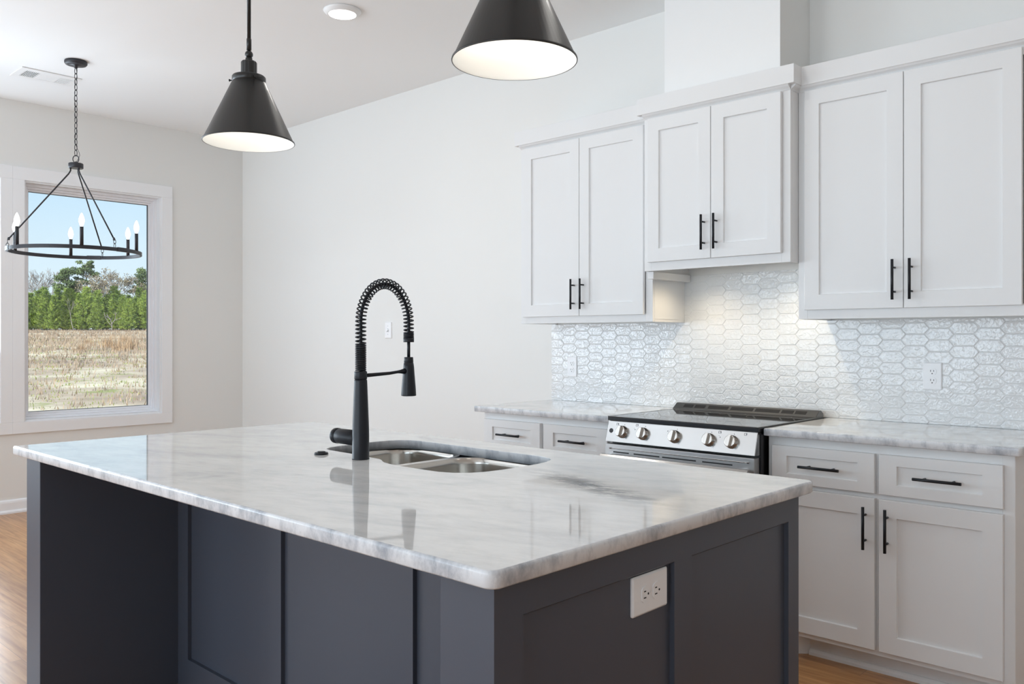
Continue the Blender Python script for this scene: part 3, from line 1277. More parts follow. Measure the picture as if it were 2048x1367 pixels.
for px in (RX0 + 0.03, RX1 - 0.055):
    add_box(bm, px - 0.012, px + 0.012, -0.740, -0.699, 0.722, 0.748, 0.002)
obj('handle', bm, M['steel'], door, 'flat steel bar handle')
bm = bm_new()
add_box(bm, RX0 + 0.10, RX1 - 0.11, -0.7012, -0.695, 0.26, 0.62, 0.001)
obj('window', bm, M['glassblack'], door, 'black glass oven window')
bm = bm_new()
add_box(bm, RX0 - 0.001, RX1 - 0.010, -0.697, -0.657, 0.040, 0.143, 0.002)
obj('storage_drawer', bm, M['steel'], rg)
# raised vent along the back of the top
bm = bm_new()
VP = [(-0.122, 0.9185), (-0.120, 0.922), (-0.082, 0.9490), (-0.066, 0.9500), (-0.040, 0.935), (-0.036, 0.9185)]
add_prism(bm, VP, 'X', -2.400, -1.640)
bmesh.ops.bevel(bm, geom=list(bm.edges), offset=0.0015, segments=2, affect='EDGES')
rv = obj('rear_vent', bm, M['darksteel'], rg)
va, vb = Vector((0, -0.120, 0.922)), Vector((0, -0.082, 0.949))
vd = (vb - va).normalized()
vn = Vector((0, -vd.z, vd.y))
for a, b in ((-2.345, -2.291), (-2.280, -2.221), (-2.204, -2.093), (-2.079, -1.960), (-1.949, -1.825), (-1.815, -1.757), (-1.748, -1.694)):
    bm = bm_new()
    q0, q1 = va.lerp(vb, 0.30), va.lerp(vb, 0.78)
    lo_ = []
    for d_ in (-0.004, 0.0006):
        lo_.append([tuple(Vector((px, 0, 0)) + q + vn * d_) for px, q in ((a, q0), (b, q0), (b, q1), (a, q1))])
    vs = loops_skin(bm, lo_, smooth=False)
    bm.faces.new(vs[0])
    bm.faces.new(vs[1])
    obj('vent_slot', bm, M['hole'], rv)

# ================================================================== island
IX0, IX1, IY0, IY1 = -3.193, -0.960, -2.904, -1.786
isl = thing('kitchen_island', 'charcoal painted kitchen island with panelled end and open knee space', 'island', ((IX0 + IX1) / 2, (IY0 + IY1) / 2, 0))
KY = -2.434      # face of the panelling in the knee space
bm = bm_new()
add_box(bm, -3.063, -1.090, KY + 0.014, IY1 + 0.03, 0.0, 0.640)
add_box(bm, -3.063, -1.090, KY + 0.014, KY + 0.060, 0.640, 0.8835)
add_box(bm, -3.063, -1.090, IY1 - 0.010, IY1 + 0.03, 0.640, 0.8835)
add_box(bm, -3.063, -2.52, KY + 0.060, IY1 - 0.010, 0.640, 0.8835)
add_box(bm, -1.57, -1.090, KY + 0.060, IY1 - 0.010, 0.640, 0.8835)
obj('cabinet_body', bm, M['charcoal'], isl)
bm = bm_new()
for a, b in ((-3.063, -2.985), (-2.424, -2.359), (-1.784, -1.720), (-1.160, -1.090)):
    add_box(bm, a, b, KY, KY + 0.014, 0.0, 0.8835)
for a, b in ((-2.985, -2.424), (-2.359, -1.784), (-1.720, -1.160)):
    add_box(bm, a, b, KY, KY + 0.014, 0.0, 0.110)
    add_box(bm, a, b, KY, KY + 0.014, 0.815, 0.8835)
obj('knee_panelling', bm, M['charcoal'], isl)
bm = bm_new()
add_box(bm, IX0, -3.063, IY0, IY1, 0.0, 0.8835, 0.002)
obj('end_panel', bm, M['charcoal'], isl)
bm = bm_new()
add_box(bm, -1.090, IX1 - 0.012, IY0 + 0.0005, IY1, 0.0, 0.8835, 0.001)
F = 0.012
xa, xb = IX1 - F, IX1
for a, b in ((IY0, -2.834), (-2.371, -2.304), (-1.844, IY1)):
    add_box(bm, xa - 0.002, xb, a, b, 0.0, 0.8835)
for a, b in ((-2.834, -2.371), (-2.304, -1.844)):
    add_box(bm, xa - 0.002, xb, a, b, 0.0, 0.110)
    add_prism(bm, [(xa - 0.002, 0.815), (xb - 0.004, 0.815), (xb, 0.8185), (xb, 0.8835), (xa - 0.002, 0.8835)], 'Y', a, b)
obj('end_panel', bm, M['charcoal'], isl)
for a, b in ((-3.055, -2.42), (-2.40, -1.76), (-1.74, -1.10)):    # doors facing the range
    bm = bm_new()
    b2 = bmesh.new()
    shaker(b2, a, b, 0.11, 0.86, 0.0)
    merge(bm, b2, Matrix.Translation((a + b, IY1 + 0.019 + 0.030, 0)) @ Matrix.Rotation(PI, 4, 'Z'))
    obj('door', bm, M['charcoal'], isl)

HOLE = [(-2.345, -2.262), (-2.223, -2.266), (-2.110, -2.276), (-2.062, -2.279), (-2.042, -2.286), (-2.024, -2.297), (-1.995, -2.313), (-1.955, -2.322), (-1.90, -2.325),
        (-1.82, -2.326), (-1.745, -2.322), (-1.700, -2.306), (-1.668, -2.274), (-1.650, -2.232), (-1.642, -2.17), (-1.641, -2.08), (-1.643, -2.03), (-1.652, -1.975),
        (-1.672, -1.931), (-1.702, -1.907), (-1.745, -1.898), (-1.90, -1.897), (-2.10, -1.896), (-2.25, -1.892), (-2.315, -1.894), (-2.362, -1.905),
        (-2.396, -1.930), (-2.413, -1.970), (-2.418, -2.03), (-2.417, -2.12), (-2.412, -2.18), (-2.402, -2.222), (-2.382, -2.249)]
slab('island_countertop', 'big polished white veined stone top of the charcoal island', -3.223, -0.930, -2.938, -1.752, 0.884, 0.9143,
     (0.004, 0.024, 0.024, 0.075), 0.006, M['marble_island'], hole=HOLE, loc=(-2.0765, -2.345, 0.884))

outlet('white duplex outlet turned sideways on the charcoal end panel of the island', (IX1 - F + 0.0005, -2.449, 0.771), EAST, w_=0.124, h_=0.079, horiz=True)

# ------------------------------------------------------------------ sink
sk = thing('kitchen_sink', 'undermount stainless steel double bowl sink in the island top', 'sink', (-2.03, -2.10, 0.70))
ZR = 0.8838


def bowl(x0, x1, y0, y1, depth, rad):
    lp = []
    for ins, z in ((0, ZR), (0.004, ZR - 0.004), (0.006, ZR - 0.02), (0.012, ZR - depth + 0.05), (0.020, ZR - depth + 0.022), (0.038, ZR - depth + 0.006), (0.060, ZR - depth)):
        lp.append([(p[0], p[1], z) for p in rrect(x0, x1, y0, y1, (rad,) * 4, ins, 8)])
    return lp


BL = bowl(-2.420, -2.090, -2.283, -1.888, 0.20, 0.085)
BR = bowl(-2.062, -1.634, -2.328, -1.890, 0.22, 0.095)
bm = bm_new()
for lp_, args in ((BL, (-2.420, -2.090, -2.283, -1.888, 0.085)), (BR, (-2.062, -1.634, -2.328, -1.890, 0.095))):
    out_ = rrect(args[0], args[1], args[2], args[3], (args[4],) * 4, -0.0138, 8)
    loops_skin(bm, [[(p[0], p[1], ZR - 0.0012) for p in out_], [(p[0], p[1], ZR) for p in out_], lp_[0]], smooth=False)
for ya, yb in ((-2.297, -1.880),):
    add_box(bm, -2.0765, -2.0755, ya, yb, ZR - 0.0012, ZR)
obj('rim', bm, M['sink'], sk)
for lp, cx, cy in ((BL, -2.255, -2.085), (BR, -1.848, -2.109)):
    bm = bm_new()
    vs = loops_skin(bm, lp)
    bm.faces.new(vs[-1])
    zf = lp[-1][0][2]
    bw = obj('bowl', bm, M['sink'], sk)
    bm = bm_new()
    add_lathe(bm, [(0.055, zf + 0.0005), (0.052, zf + 0.003), (0.040, zf + 0.002), (0.036, zf + 0.001)], (cx, cy, 0), n=28)
    obj('drain', bm, M['knobsteel'], bw)

# ------------------------------------------------------------------ faucet
FX, FY = -2.100, -2.319
ZT = 0.9143
fa = thing('kitchen_faucet', 'matte black spring spout kitchen faucet standing at the island sink', 'faucet', (FX, FY, ZT))
bm = bm_new()
add_lathe(bm, [(0.0262, ZT), (0.0262, ZT + 0.003), (0.0255, ZT + 0.004), (0.0255, 0.985), (0.0250, 1.010), (0.0238, 1.045), (0.0222, 1.085), (0.0208, 1.120), (0.0196, 1.150), (0.0194, 1.154), (0.0180, 1.1545), (0.0180, 1.157)],
          (FX, FY, 0), n=40)
obj('faucet_body', bm, M['black'], fa)
bm = bm_new()
add_lathe(bm, [(0.0188, 1.157), (0.0194, 1.158), (0.0194, 1.178), (0.0186, 1.180)], (FX, FY, 0), n=40)
HY = -2.131
add_tube(bm, [(FX, FY + 0.015, 1.167), (FX, FY + 0.11, 1.171), (FX, HY - 0.045, 1.1745), (FX, HY - 0.034, 1.175), (FX, HY - 0.012, 1.176)], 0.005, n=14, radii=[0.0060, 0.0050, 0.0046, 0.0058, 0.0105])
obj('dock_arm', bm, M['black'], fa)


def arch(n=120):
    pts = [(FY, 1.180), (FY, 1.264), (FY, 1.325)]
    path = []
    z0 = 1.328
    for k in range(14):
        path.append((FY, 1.180 + (z0 - 1.180) * k / 14))
    hw, hh = (HY - FY) / 2, 0.122
    for k in range(n + 1):
        a = PI - PI * k / n
        path.append((FY + hw + hw * math.cos(a), z0 + hh * math.sin(a)))
    for k in range(1, 8):
        path.append((HY, z0 - (z0 - 1.281) * k / 7))
    return [Vector((FX, p[0], p[1])) for p in path]


AR = arch()
acc = [0.0]
for a, b in zip(AR, AR[1:]):
    acc.append(acc[-1] + (b - a).length)


def along(s_):
    s_ = max(0.0, min(acc[-1], s_))
    for i in range(len(acc) - 1):
        if acc[i + 1] >= s_:
            f = (s_ - acc[i]) / max(acc[i + 1] - acc[i], 1e-9)
            return AR[i].lerp(AR[i + 1], f), (AR[i + 1] - AR[i]).normalized()
    return AR[-1], Vector((0, 0, -1))


LT = acc[-1]
hel = []
seg = [(0.0, 0.084, 15), (0.084, LT - 0.018, 36), (LT - 0.018, LT, 4.0)]
ph = 0.0
for s0, s1, turns in seg:
    n = int(turns * 16)
    for k in range(n):
        f = k / n
        s_ = s0 + (s1 - s0) * f
        p, tg = along(s_)
        xd = Vector((1, 0, 0))
        yd = tg.cross(xd).normalized()
        hel.append(p + (xd * math.cos(ph) + yd * math.sin(ph)) * 0.0150)
        ph += 2 * PI / 16
bm = bm_new()
add_tube(bm, hel, 0.0024, n=7)
obj('spring', bm, M['black'], fa)
bm = bm_new()
add_tube(bm, AR[::3] + [AR[-1]] + [Vector((FX, HY, 1.25)), Vector((FX, HY, 1.217))], 0.0052, n=12)
obj('hose', bm, M['black'], fa)
bm = bm_new()
add_lathe(bm, [(0.0168, 1.268), (0.0172, 1.269), (0.0172, 1.281), (0.0160, 1.282)], (FX, HY, 0), n=32)
obj('spring_collar', bm, M['black'], fa)
bm = bm_new()
add_lathe(bm, [(0.0200, 1.0965), (0.0238, 1.0975), (0.0240, 1.100), (0.0225, 1.125), (0.0195, 1.160), (0.0172, 1.190), (0.0156, 1.2015), (0.0148, 1.2020), (0.0148, 1.2035), (0.0152, 1.2040), (0.0145, 1.219), (0.0135, 1.2205)],
          (FX, HY, 0), n=36)
obj('spray_head', bm, M['black'], fa)
bm = bm_new()
ZH = 0.9760
add_lathe(bm, [(0.0232, FX - 0.108), (0.0236, FX - 0.106), (0.0236, FX - 0.010)], (0, FY, ZH), 'X', 36)
lv = obj('handle', bm, M['black'], fa)
bm = bm_new()
add_lathe(bm, [(0.0215, FX - 0.132), (0.0240, FX - 0.128), (0.0240, FX - 0.113), (0.0185, FX - 0.1125), (0.0185, FX - 0.107)], (0, FY, ZH), 'X', 36)
obj('handle_cap', bm, M['black'], lv)

# ------------------------------------------------------------------ disposal button
sb = thing('disposal_button', 'low round black button set in the island top left of the faucet', 'button', (-2.277, -2.340, ZT))
bm = bm_new()
add_lathe(bm, [(0.0215, ZT), (0.0220, ZT + 0.003), (0.0205, ZT + 0.006), (0.0150, ZT + 0.0068), (0.0142, ZT + 0.0052)], (-2.277, -2.340, 0), n=36, cap1=True)
obj('bezel', bm, M['black'], sb)
bm = bm_new()
add_lathe(bm, [(0.0130, ZT + 0.005), (0.0130, ZT + 0.0088), (0.0110, ZT + 0.0098)], (-2.277, -2.340, 0), n=32)
obj('push_cap', bm, M['black'], sb)


# ================================================================== lights
def pendant(label, x_, y_):
    t = thing('pendant_lamp', label, 'lamp', (x_, y_, H))
    z0, z1 = 1.968, 2.184
    r0, r1 = 0.1555, 0.0545
    bm = bm_new()
    add_lathe(bm, [(0.060, H - 0.0005), (0.062, H - 0.004), (0.062, H - 0.020), (0.058, H - 0.024)], (x_, y_, 0), n=40)
    obj('canopy', bm, M['satin_black'], t)
    bm = bm_new()
    add_tube(bm, [(x_, y_, H - 0.02), (x_, y_, 2.300)], 0.0068, n=16)
    add_lathe(bm, [(0.0085, 2.292), (0.0085, 2.330), (0.0068, 2.334)], (x_, y_, 0), n=20)
    obj('rod', bm, M['satin_black'], t)
    bm = bm_new()
    add_lathe(bm, [(0.003, 2.2625)] + [(0.0140 * math.sin(PI * k / 10), 2.2765 - 0.0140 * math.cos(PI * k / 10)) for k in range(2, 10)] + [(0.006, 2.293)], (x_, y_, 0), n=24)
    add_lathe(bm, [(0.012, 2.250), (0.012, 2.264)], (x_, y_, 0), n=20)
    obj('swivel_ball', bm, M['satin_black'], t)
    bm = bm_new()
    # fluted socket
    rings = []
    for z in (2.199, 2.202, 2.248, 2.252):
        ring = []
        for k in range(72):
            a = 2 * PI * k / 72
            rr = 0.0265 + (0.0008 if k % 6 < 3 else 0) - (0.003 if z == 2.252 else 0)
            ring.append((x_ + rr * math.cos(a), y_ + rr * math.sin(a), z))
        rings.append(ring)
    vs = loops_skin(bm, rings, smooth=False)
    bm.faces.new(vs[-1])
    obj('socket', bm, M['satin_black'], t)
    bm = bm_new()
    add_lathe(bm, [(0.054, 2.176), (0.0575, 2.178), (0.0575, 2.196), (0.0545, 2.200), (0.020, 2.202)], (x_, y_, 0), n=48)
    g = obj('shade_holder', bm, M['satin_black'], t)
    for k in range(3):
        a = R(-10 + 120 * k)
        d = Vector((math.cos(a), math.sin(a), 0))
        c = Vector((x_, y_, 2.184))
        bm = bm_new()
        add_tube(bm, [c + d * 0.055, c + d * 0.064, c + d * 0.0642, c + d * 0.068, c + d * 0.0685], 0.003, n=10, radii=[0.0022, 0.0022, 0.0045, 0.0045, 0.003])
        obj('thumb_screw', bm, M['satin_black'], g)
    bm = bm_new()
    add_lathe(bm, [(r0 - 0.0012, z0 - 0.001), (r0 + 0.0010, z0 - 0.0008), (r0 + 0.0014, z0 + 0.001), (r0 + 0.0006, z0 + 0.0045), (r0 - 0.003, z0 + 0.006), (r1, z1), (r1 - 0.010, z1 + 0.006)], (x_, y_, 0), n=72, cap0=False)
    sh = obj('shade', bm, M['satin_black'], t, 'black metal cone shade')
    bm = bm_new()
    add_lathe(bm, [(r0 - 0.0014, z0 - 0.0005), (r0 - 0.006, z0 + 0.005), (r1 - 0.003, z1 - 0.001), (0.016, z1 + 0.001)], (x_, y_, 0), n=72, cap0=False)
    obj('shade_lining', bm, M['lining'], sh, 'white inside of the shade')
    bm = bm_new()
    add_lathe(bm, [(0.014, 2.180), (0.014, 2.155), (0.020, 2.135), (0.0295, 2.105), (0.0300, 2.092), (0.025, 2.073), (0.012, 2.063), (0.002, 2.061)], (x_, y_, 0), n=28)
    obj('bulb', bm, M['bulb'], t, 'lit bulb')
    l = bpy.data.lights.new('pendant_light', 'POINT')
    l.energy = 0.62
    l.color = (1.0, 0.97, 0.92)
    l.shadow_soft_size = 0.03
    lo = bpy.data.objects.new('pendant_light', l)
    C.objects.link(lo)
    lo.parent = t
    lo.location = Vector((0, 0, 2.045 - H))
    return t


pendant('black cone pendant lamp over the window end of the island, its whole shade in view', -2.719, -2.340)
pendant('black cone pendant lamp over the near end of the island, its rod out of view', -1.442, -2.340)

# ------------------------------------------------------------------ chandelier
HX, HY2 = -5.690, -1.856
ch = thing('chandelier', 'dark iron ring chandelier with six lit candle bulbs hanging by the window', 'chandelier', (HX, HY2, H))
bm = bm_new()
add_lathe(bm, [(0.063, H - 0.0005), (0.066, H - 0.004), (0.066, H - 0.016), (0.060, H - 0.024), (0.046, H - 0.027), (0.012, H - 0.029), (0.010, H - 0.045), (0.004, H - 0.047)], (HX, HY2, 0), n=44)
obj('canopy', bm, M['iron'], ch)
bm = bm_new()
z = H - 0.042
k = 0
while z > 2.445:
    hl, hw = 0.0205, 0.0095
    zc = z - hl
    pts = []
    for q in range(20):
        a = 2 * PI * q / 20
        u_ = hw * math.cos(a)
        v_ = hl * math.sin(a) if abs(math.sin(a)) < 2 else 0
        pts.append(Vector((HX + u_, HY2, zc + v_)) if k % 2 == 0 else Vector((HX, HY2 + u_, zc + v_)))
    rot = Matrix.Rotation(R(25), 3, 'Z')
    c0 = Vector((HX, HY2, 0))
    pts = [c0 + rot @ (p - c0) for p in pts]
    add_tube(bm, pts, 0.0021, n=6, closed=True)
    z -= 0.0345
    k += 1
chain_end = z
pts = [Vector((HX + 0.019 * math.cos(2 * PI * q / 24) * 0.72, HY2 + 0.019 * math.cos(2 * PI * q / 24) * 0.68, 2.414 + 0.023 * math.sin(2 * PI * q / 24))) for q in range(24)]
add_tube(bm, pts, 0.0028, n=8, closed=True)
obj('chain', bm, M['iron'], ch)
bm = bm_new()
wp = []
for q in range(40):
    f = q / 39
    zz = H - 0.045 + (2.392 - H + 0.045) * f
    wob = 0.006 * math.sin(f * 23) + (-0.016 * math.exp(-((f - 0.33) / 0.06) ** 2)) + 0.020 * math.exp(-((f - 0.93) / 0.06) ** 2)
    wp.append(Vector((HX + wob * 0.73 + 0.002, HY2 + wob * 0.68, zz)))
add_tube(bm, wp, 0.0014, n=6)
obj('wire', bm, M['iron'], ch)
bm = bm_new()
add_lathe(bm, [(0.041, 2.355), (0.043, 2.357), (0.043, 2.384), (0.040, 2.387), (0.010, 2.389), (0.006, 2.398)], (HX, HY2, 0), n=40)
obj('hub', bm, M['iron'], ch)
RR, ZRG = 0.378, 1.826
bm = bm_new()
lp = []
nn = 96
rings = []
for rr, zz in ((RR - 0.006, ZRG - 0.011), (RR + 0.006, ZRG - 0.011), (RR + 0.006, ZRG + 0.011), (RR - 0.006, ZRG + 0.011), (RR - 0.006, ZRG - 0.011)):
    rings.append([(HX + rr * math.cos(2 * PI * q / nn), HY2 + rr * math.sin(2 * PI * q / nn), zz) for q in range(nn)])
vs = loops_skin(bm, rings[:-1], smooth=False)
for q in range(nn):
    bm.faces.new((vs[-1][q], vs[-1][(q + 1) % nn], vs[0][(q + 1) % nn], vs[0][q]))
for a0 in (15, 135, 255):        # sleeves where the ring is joined
    pp = []
    for q in range(7):
        a = R(a0 + 2 + q * 2.2)
        pp.append([(HX + rr * math.cos(a), HY2 + rr * math.sin(a), zz) for rr, zz in ((RR - 0.008, ZRG - 0.012), (RR + 0.008, ZRG - 0.012), (RR + 0.008, ZRG + 0.0135), (RR - 0.008, ZRG + 0.0135))])
    v2 = loops_skin(bm, pp, smooth=False)
    bm.faces.new(v2[0])
    bm.faces.new(v2[-1])
obj('ring', bm, M['iron'], ch)
for k in range(3):
    a = R(15 + 120 * k)
    d = Vector((math.cos(a), math.sin(a), 0))
    c = Vector((HX, HY2, 0))
    bm = bm_new()
    top = c + d * 0.030
    p0 = Vector((top.x, top.y, 2.362))
    p1 = Vector((top.x, top.y, 2.338))
    p2 = c + d * 0.040 + Vector((0, 0, 2.318))
    p3 = c + d * (RR - 0.012) + Vector((0, 0, ZRG + 0.062))
    add_tube(bm, [p0, p1, p2, p3], 0.0046, n=10)
    add_lathe(bm, [(0.007, -0.008), (0.0075, 0.0), (0.004, 0.01)], p3, n=12)
    rd = obj('rod', bm, M['iron'], ch)
    bm = bm_new()
    for (za, hh, sw_) in ((ZRG + 0.046, 0.014, 0), (ZRG + 0.020, 0.017, 1)):
        pc = c + d * (RR - 0.006) + Vector((0, 0, za))
        side = d if sw_ else Vector((-d.y, d.x, 0))
        add_tube(bm, [pc + side * 0.008 * math.cos(2 * PI * q / 18) + Vector((0, 0, hh * math.sin(2 * PI * q / 18))) for q in range(18)], 0.0018, n=6, closed=True)
    obj('hook_link', bm, M['iron'], rd)
for k in range(6):
    a = R(-15 + 60 * k)
    px, py = HX + RR * math.cos(a), HY2 + RR * math.sin(a)
    bm = bm_new()
    add_lathe(bm, [(0.0105, ZRG + 0.008), (0.0105, ZRG + 0.118), (0.0095, ZRG + 0.120)], (px, py, 0), n=20)
    cd = obj('candle_sleeve', bm, M['iron'], ch)
    bm = bm_new()
    add_lathe(bm, [(0.0070, ZRG + 0.118), (0.0072, ZRG + 0.124), (0.0120, ZRG + 0.135), (0.0158, ZRG + 0.150), (0.0150, ZRG + 0.164), (0.0105, ZRG + 0.181), (0.0050, ZRG + 0.195), (0.0010, ZRG + 0.201)], (px, py, 0), n=20)
    obj('bulb', bm, M['bulb'], cd, 'lit candle bulb')

# ------------------------------------------------------------------ recessed disc light
def ceiling_light(rx, ry, label):
    rc = thing('ceiling_light', label, 'ceiling light', (rx, ry, H), 'flush ceiling lights in a row')
    bm = bm_new()
    add_lathe(bm, [(0.098, H - 0.0005), (0.100, H - 0.004), (0.096, H - 0.010), (0.080, H - 0.022), (0.076, H - 0.024), (0.072, H - 0.021)], (rx, ry, 0), n=56)
    obj('trim_ring', bm, M['vent'], rc)
    bm = bm_new()
    add_lathe(bm, [(0.0735, H - 0.0215), (0.060, H - 0.0235), (0.020, H - 0.0245)], (rx, ry, 0), n=48)
    obj('diffuser', bm, M['downlight'], rc, 'lit white diffuser')
    l = bpy.data.lights.new('ceiling_light', 'AREA')
    l.shape = 'DISK'
    l.size = 0.14
    l.energy = 2.0
    l.color = (1.0, 0.97, 0.92)
    lo = bpy.data.objects.new('ceiling_lamp', l)
    C.objects.link(lo)
    lo.parent = rc
    lo.location = (0, 0, -0.027)


ceiling_light(-3.775, -1.192, 'lit round white flush ceiling light between the two black cone pendants')
ceiling_light(-1.950, -1.192, 'round white flush ceiling light over the aisle before the range')
ceiling_light(-0.125, -1.192, 'unseen round white flush ceiling light added past the end of the cabinets')  # added out of view; extends the row and brightens the wall cabinets

# ------------------------------------------------------------------ ceiling vent
vx0, vx1, vy0, vy1 = -6.300, -6.048, -2.055, -1.688
cv = thing('ceiling_vent', 'white louvred air vent in the ceiling beside the chandelier canopy', 'vent', ((vx0 + vx1) / 2, (vy0 + vy1) / 2, H))
bm = bm_new()
zones = ((-2.014, -1.928), (-1.912, -1.822), (-1.806, -1.720))
gx0, gx1 = -6.248, -6.104
zb, zt = H - 0.007, H - 0.0005
add_box(bm, vx0, gx0, vy0, vy1, zb, zt, 0.002)
add_box(bm, gx1, vx1, vy0, vy1, zb, zt, 0.002)
p = vy0
for a, b in zones + ((vy1, vy1),):
    add_box(bm, gx0, gx1, p, a, zb + 0.0005, zt)
    p = b
obj('vent_frame', bm, M['vent'], cv)
for zi, (a, b) in enumerate(zones):
    bm = bm_new()
    n = 8
    if zi == 1:
        for q in range(6):
            xx = gx0 + (gx1 - gx0) * (q + 0.5) / 6
            add_box(bm, xx - 0.0115, xx + 0.0115, a, b, H - 0.0058, H - 0.0045)
    else:
        for q in range(n):
            yy = a + (b - a) * (q + 0.5) / n
            if zi == 0:
                add_box(bm, gx0, gx1, yy - 0.0020, yy + 0.0020, H - 0.006, H - 0.0035)
            else:
                add_box(bm, gx0, gx1, yy - 0.0038, yy + 0.0038, H - 0.006, H - 0.0035)
    obj('louvre', bm, M['vent'], cv)
bm = bm_new()
add_box(bm, gx0, gx1, zones[0][0], zones[2][1], H - 0.0016, H - 0.0008)
obj('duct_opening', bm, M['hole'], cv)

# ================================================================== outside
CF = Vector((-math.cos(R(46.77)), math.sin(R(46.77)), 0))     # the way the lens looks
CR = Vector((math.sin(R(46.77)), math.cos(R(46.77)), 0))


def ground_z(x_, y_):
    s_ = (Vector((x_, y_, 0)) - Vector((CAM.x, CAM.y, 0))).dot(CF)
    s_ = max(0.0, min(s_, 135.0))
    return -0.35 + 0.0236 * s_


def at(u, s_):
    """the spot on the ground at distance s_ along bearing u (in photo pixels)"""
    p = Vector((CAM.x, CAM.y, 0)) + (CF + CR * ((u - 1024) / 1700)) * s_
    return Vector((p.x, p.y, ground_z(p.x, p.y)))


bm = bm_new()
grid = {}
NX, NY = 60, 60
for i in range(NX + 1):
    for j in range(NY + 1):
        x_ = -7.3 - 320 * (i / NX) ** 1.7
        y_ = -140 + 380 * j / NY
        grid[i, j] = bm.verts.new((x_, y_, ground_z(x_, y_)))
for i in range(NX):
    for j in range(NY):
        bm.faces.new((grid[i, j], grid[i + 1, j], grid[i + 1, j + 1], grid[i, j + 1])).smooth = True
struct('ground', bm, M['field'], label='open sandy field beyond the window')

rnd = random.Random(11)


def blade(bm, p, ang, h_, lean, w_, mi):
    d = Vector((math.cos(ang), math.sin(ang), 0))
    sd = Vector((-d.y, d.x, 0)) * w_
    f = bm.faces.new((bm.verts.new(p - sd), bm.verts.new(p + sd), bm.verts.new(p + d * lean + Vector((0, 0, h_)))))
    f.material_index = mi


def grass_stuff(name, label, n, mats, s_lo, s_hi, hgt, dens, seed):
    rr = random.Random(seed)
    bm = bm_new()
    made = 0
    while made < n:
        s_ = math.exp(rr.uniform(math.log(s_lo), math.log(s_hi)))
        if rr.random() > dens(s_):
            continue
        u = rr.uniform(-260, 560)
        p = at(u, s_)
        k = 0.35 + 0.65 * min(1.0, s_ / 60)
        for q in range(6):
            h_ = rr.uniform(*hgt) * k
            blade(bm, p + Vector((rr.gauss(0, 0.12), rr.gauss(0, 0.12), -0.02)), rr.uniform(0, 2 * PI), h_, h_ * rr.uniform(0.1, 0.6), rr.uniform(0.006, 0.012) + 0.00030 * s_, rr.randrange(len(mats)))
        made += 1
    o = obj_at(name, bm, mats, tuple(at(172, 60)))
    tag(o, label, 'grass', kind='stuff')


grass_stuff('dry_grass', 'thin dry tan grass covering the field outside the window', 5200, [M['dry']], 15, 117, (0.10, 0.34), lambda s_: 0.12 if s_ < 28 else (0.45 if s_ < 40 else 1.0), 3)
grass_stuff('green_weeds', 'low green weeds scattered over the bare sandy ground', 1100, [M['weed']], 15, 70, (0.05, 0.16), lambda s_: 1.0, 4)

# tall tufts of orange grass
bm = bm_new()
for q in range(110):
    a = rnd.uniform(0, 2 * PI)
    h_ = rnd.uniform(0.45, 0.85)
    blade(bm, Vector((rnd.gauss(0, 0.16), rnd.gauss(0, 0.16), -0.02)), a, h_, h_ * rnd.uniform(0.05, 0.35), 0.014, 0)
tuft_labels = ['tall orange grass tuft standing nearest the window edge casing', 'tall orange grass tuft beside the widest clump', 'widest orange grass clump in the middle of the field',
               'short orange grass tuft apart from the others', 'pale orange grass tuft in front of the pines', 'orange grass tuft below the tallest pine']
for k, (u, s_, sc_) in enumerate(((263, 45, 1.15), (238, 43, 1.0), (218, 48, 1.2), (160, 42, 0.75), (176, 52, 0.8), (248, 56, 1.0))):
    p = at(u, s_)
    if k == 0:
        tuft = obj_at('grass_tuft', bm, M['sedge'], (0, 0, 0))
        o = tag(tuft, '', 'grass', 'orange grass tufts in the field')
    else:
        o = tuft.copy()
        C.objects.link(o)
    o.location = p
    o.scale = (sc_ * 1.1, sc_ * 1.1, sc_ * 0.85)
    o.rotation_euler = (0, 0, k * 1.3)
    o['label'] = tuft_labels[k]


def limb(bm, p, d, length, r, depth, rr, tips, up=0.25, split=2, spread=0.55, shrink=0.74):
    n = 3
    pts = [p.copy()]
    q = p.copy()
    dd = d.copy()
    for k in range(n):
        dd = (dd + Vector((rr.gauss(0, 0.10), rr.gauss(0, 0.10), rr.gauss(0, 0.06) + 0.03))).normalized()
        q = q + dd * (length / n)
        pts.append(q.copy())
    add_tube(bm, pts, r, n=5 if r > 0.05 else 3, cap=False, radii=[r * (1 - 0.32 * k / n) for k in range(n + 1)])
    if depth == 0:
        tips.append(q.copy())
        return
    for k in range(split + (1 if rr.random() < 0.35 else 0)):
        a = rr.uniform(0, 2 * PI)
        ax = dd.orthogonal().normalized()
        ax = Quaternion(dd, a) @ ax
        nd = (dd + ax * rr.uniform(spread * 0.5, spread * 1.25) + Vector((0, 0, up * 0.3))).normalized()
        limb(bm, q if k < 2 else pts[2], nd, length * rr.uniform(shrink - 0.1, shrink + 0.08), max(r * 0.62, 0.030), depth - 1, rr, tips, up, split, spread, shrink)


def leaf_cloud(bm, centre, rad, n, size, rr, flat=1.0):
    for q in range(n):
        v = Vector((rr.gauss(0, 1), rr.gauss(0, 1), rr.gauss(0, 1))).normalized() * (rr.random() ** 0.45)
        p = centre + Vector((v.x * rad, v.y * rad, v.z * rad * flat))
        a = Vector((rr.gauss(0, 1), rr.gauss(0, 1), rr.gauss(0, 1))).normalized()
        b = a.orthogonal().normalized() * size * 0.34
        c = a * size * rr.uniform(0.7, 1.3)
        bm.faces.new((bm.verts.new(p - b), bm.verts.new(p + b), bm.verts.new(p + c)))


